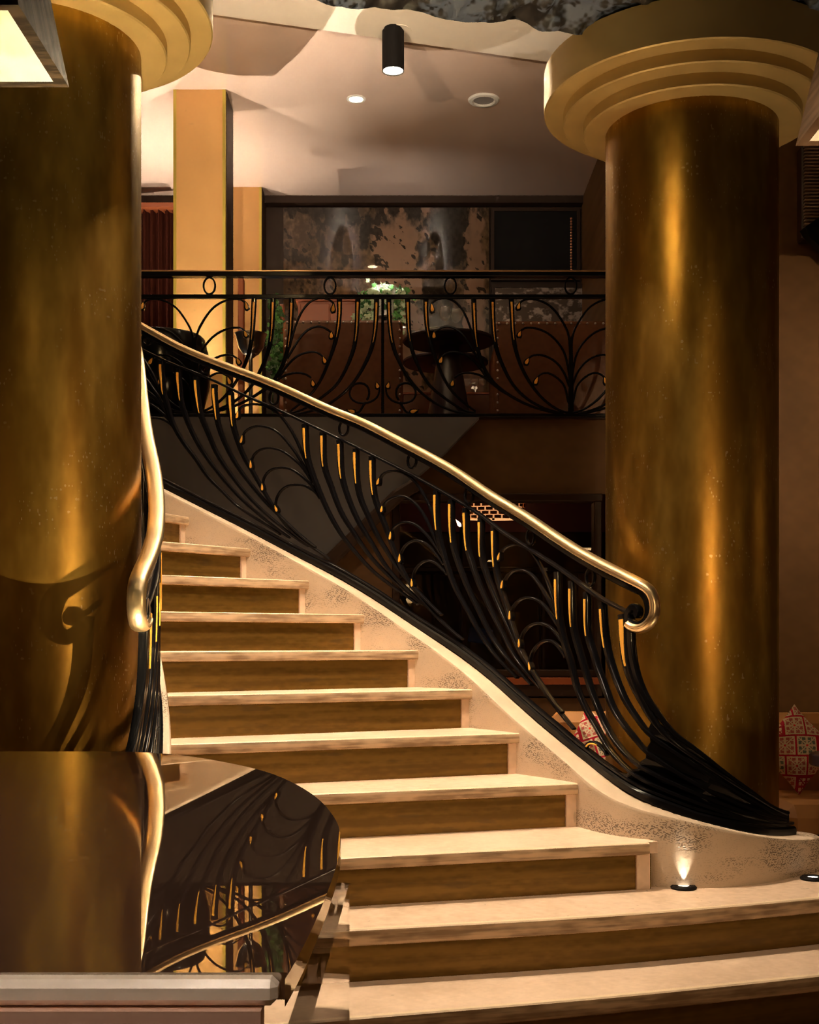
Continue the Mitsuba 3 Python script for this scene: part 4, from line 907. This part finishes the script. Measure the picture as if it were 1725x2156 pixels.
def cushion(c, w, h, d, tilt, roll, label):
    n = 33; g = np.linspace(-1, 1, n); U, Vv = np.meshgrid(g, g)
    th = d / 2 * ((1 - U ** 2) * (1 - Vv ** 2)) ** .42
    pin = 1 - .10 * (1 - U ** 2) * Vv ** 2 ; pin2 = 1 - .10 * (1 - Vv ** 2) * U ** 2
    X, Z = U * w / 2 * pin2, Vv * h / 2 * pin
    Vt = np.vstack([np.c_[X.ravel(), -th.ravel(), Z.ravel()], np.c_[X.ravel(), th.ravel(), Z.ravel()]]); Fc = []
    for i in range(n - 1):
        for j in range(n - 1):
            a = i * n + j; Fc += [(a, a + 1, a + n), (a + 1, a + n + 1, a + n)]
            a += n * n; Fc += [(a, a + n, a + 1), (a + 1, a + n, a + n + 1)]
    m = trimesh.Trimesh(Vt, Fc, process=False)
    uvs = np.c_[(np.r_[U.ravel(), U.ravel()] + 1) / 2, (np.r_[Vv.ravel(), Vv.ravel()] + 1) / 2]
    m = rot(m, roll, (0, 1, 0)); m = rot(m, tilt, (1, 0, 0)); m.apply_translation(c)
    tag(add('cushion', mikit.ply(m, 'm_kilim', smooth=True, uv=uvs), None), label, 'cushion')
c = at(1678, 1578, 5.53); cushion((c[0], 5.53, c[2]), .29, .29, .12, -10, 45, 'kilim cushion in red, cream and green on its corner right of the column')
c = at(1262, 1572, 5.66); cushion((c[0], 5.66, c[2] - .02), .30, .30, .11, -12, 30, 'kilim cushion half hidden by the railing, left of the right column')
stb = thing('side_table', 'dark round side table cut off by the right edge before the banquette', 'table')
c = at(1709, 1588, 4.9); cx = c[0] + .2
add('tabletop', lathe([(0, c[2] - .045), (.195, c[2] - .045), (.2, c[2] - .04), (.2, c[2] - .005), (.195, c[2]), (0, c[2])], 56, (cx, 4.9, 0)), 'm_tabledark', stb, smooth=35)
add('pedestal', lathe([(0, ZP), (.14, ZP), (.14, ZP + .015), (.03, ZP + .03), (.025, c[2] - .05), (.05, c[2] - .044), (0, c[2] - .044)], 32, (cx, 4.9, 0)), 'm_tabledark', stb)
# wall speaker with slatted grille on the right wall
sp = thing('wall_heater', 'slatted metal wall unit with tilted black base on the right plaster wall', 'wall unit')
Ys = 7.98; p, q = at(1692, 500, Ys), at(1830, 300, Ys)
add('housing', box(p[0], q[0], Ys + .03, 8.12, p[2], q[2], .01), 'm_darkwood', sp)
for z in np.arange(p[2] + .02, q[2] - .02, .022): add('slat', box(p[0] + .01, q[0] - .01, Ys, Ys + .045, z, z + .009), 'm_slat', sp)
pl = trimesh.convex.convex_hull(np.array([at(1684, 487, Ys), at(1692, 500, Ys), at(1830, 300 + 85, Ys), at(1830, 640, Ys), at(1684, 487, Ys) + [0, -.12, -.01], at(1692, 505, Ys) + [0, -.12, -.02], at(1830, 620, Ys) + [0, -.12, -.03]]))
k = add('base', pl, 'm_black', sp); part(k, 'tilted black base')
# ---------------------------------------------------------------- glossy table close to the camera
gt = thing('bar_table', 'glossy dark bar table close to the camera, mirroring column and railing', 'table')
zt = -.055
def xy(x, y): D = -zt * F / (y - HY); return ((x - HX) / F * D, D)
out = [xy(600, 2062), xy(655, 1960), xy(700, 1850), xy(716, 1790), xy(716, 1750), xy(700, 1715), xy(670, 1682), xy(630, 1655), xy(560, 1625), xy(470, 1604), xy(380, 1590), xy(250, 1582)]
o = curve(out, 60); yf = o[-1][1]
poly = np.vstack([o, [(-.42, yf)], [(-.42, .205)], [(o[0][0], .205)]])
pp = sg.Polygon(poly).buffer(0)
add('tabletop', prism(pp, zt - .0045, zt), 'm_lacquer', gt)
er = np.vstack([o[::-1]]); er = np.c_[er, np.full(len(er), zt - .006)]
k = add('front_edge', box(-.42, -.0215, .2005, .2055, zt - .0045, zt - .0002, .0012), 'm_paleedge', gt); part(k, 'bright polished front edge')
k = add('glass_side', prism([(-.0215, .206), (-.0175, .206), (-.0168, .345), (-.0208, .345)], zt - .30, zt - .0125), 'm_glass', gt); part(k, 'clear glass side panel')
mat('m_pinkwood', (.55, .36, .29), .5)
mat('m_paleedge', (.85, .78, .70), .15, 0., .8)
add('front_panel', box(-.42, -.024, .199, .204, zt - .25, zt - .0047), 'm_pinkwood', gt)
add('pedestal', box(-.30, -.20, .34, .46, ZF + .02, zt - .012), 'm_black', gt); add('foot', box(-.40, -.08, .22, .6, ZF, ZF + .02, .004), 'm_black', gt)
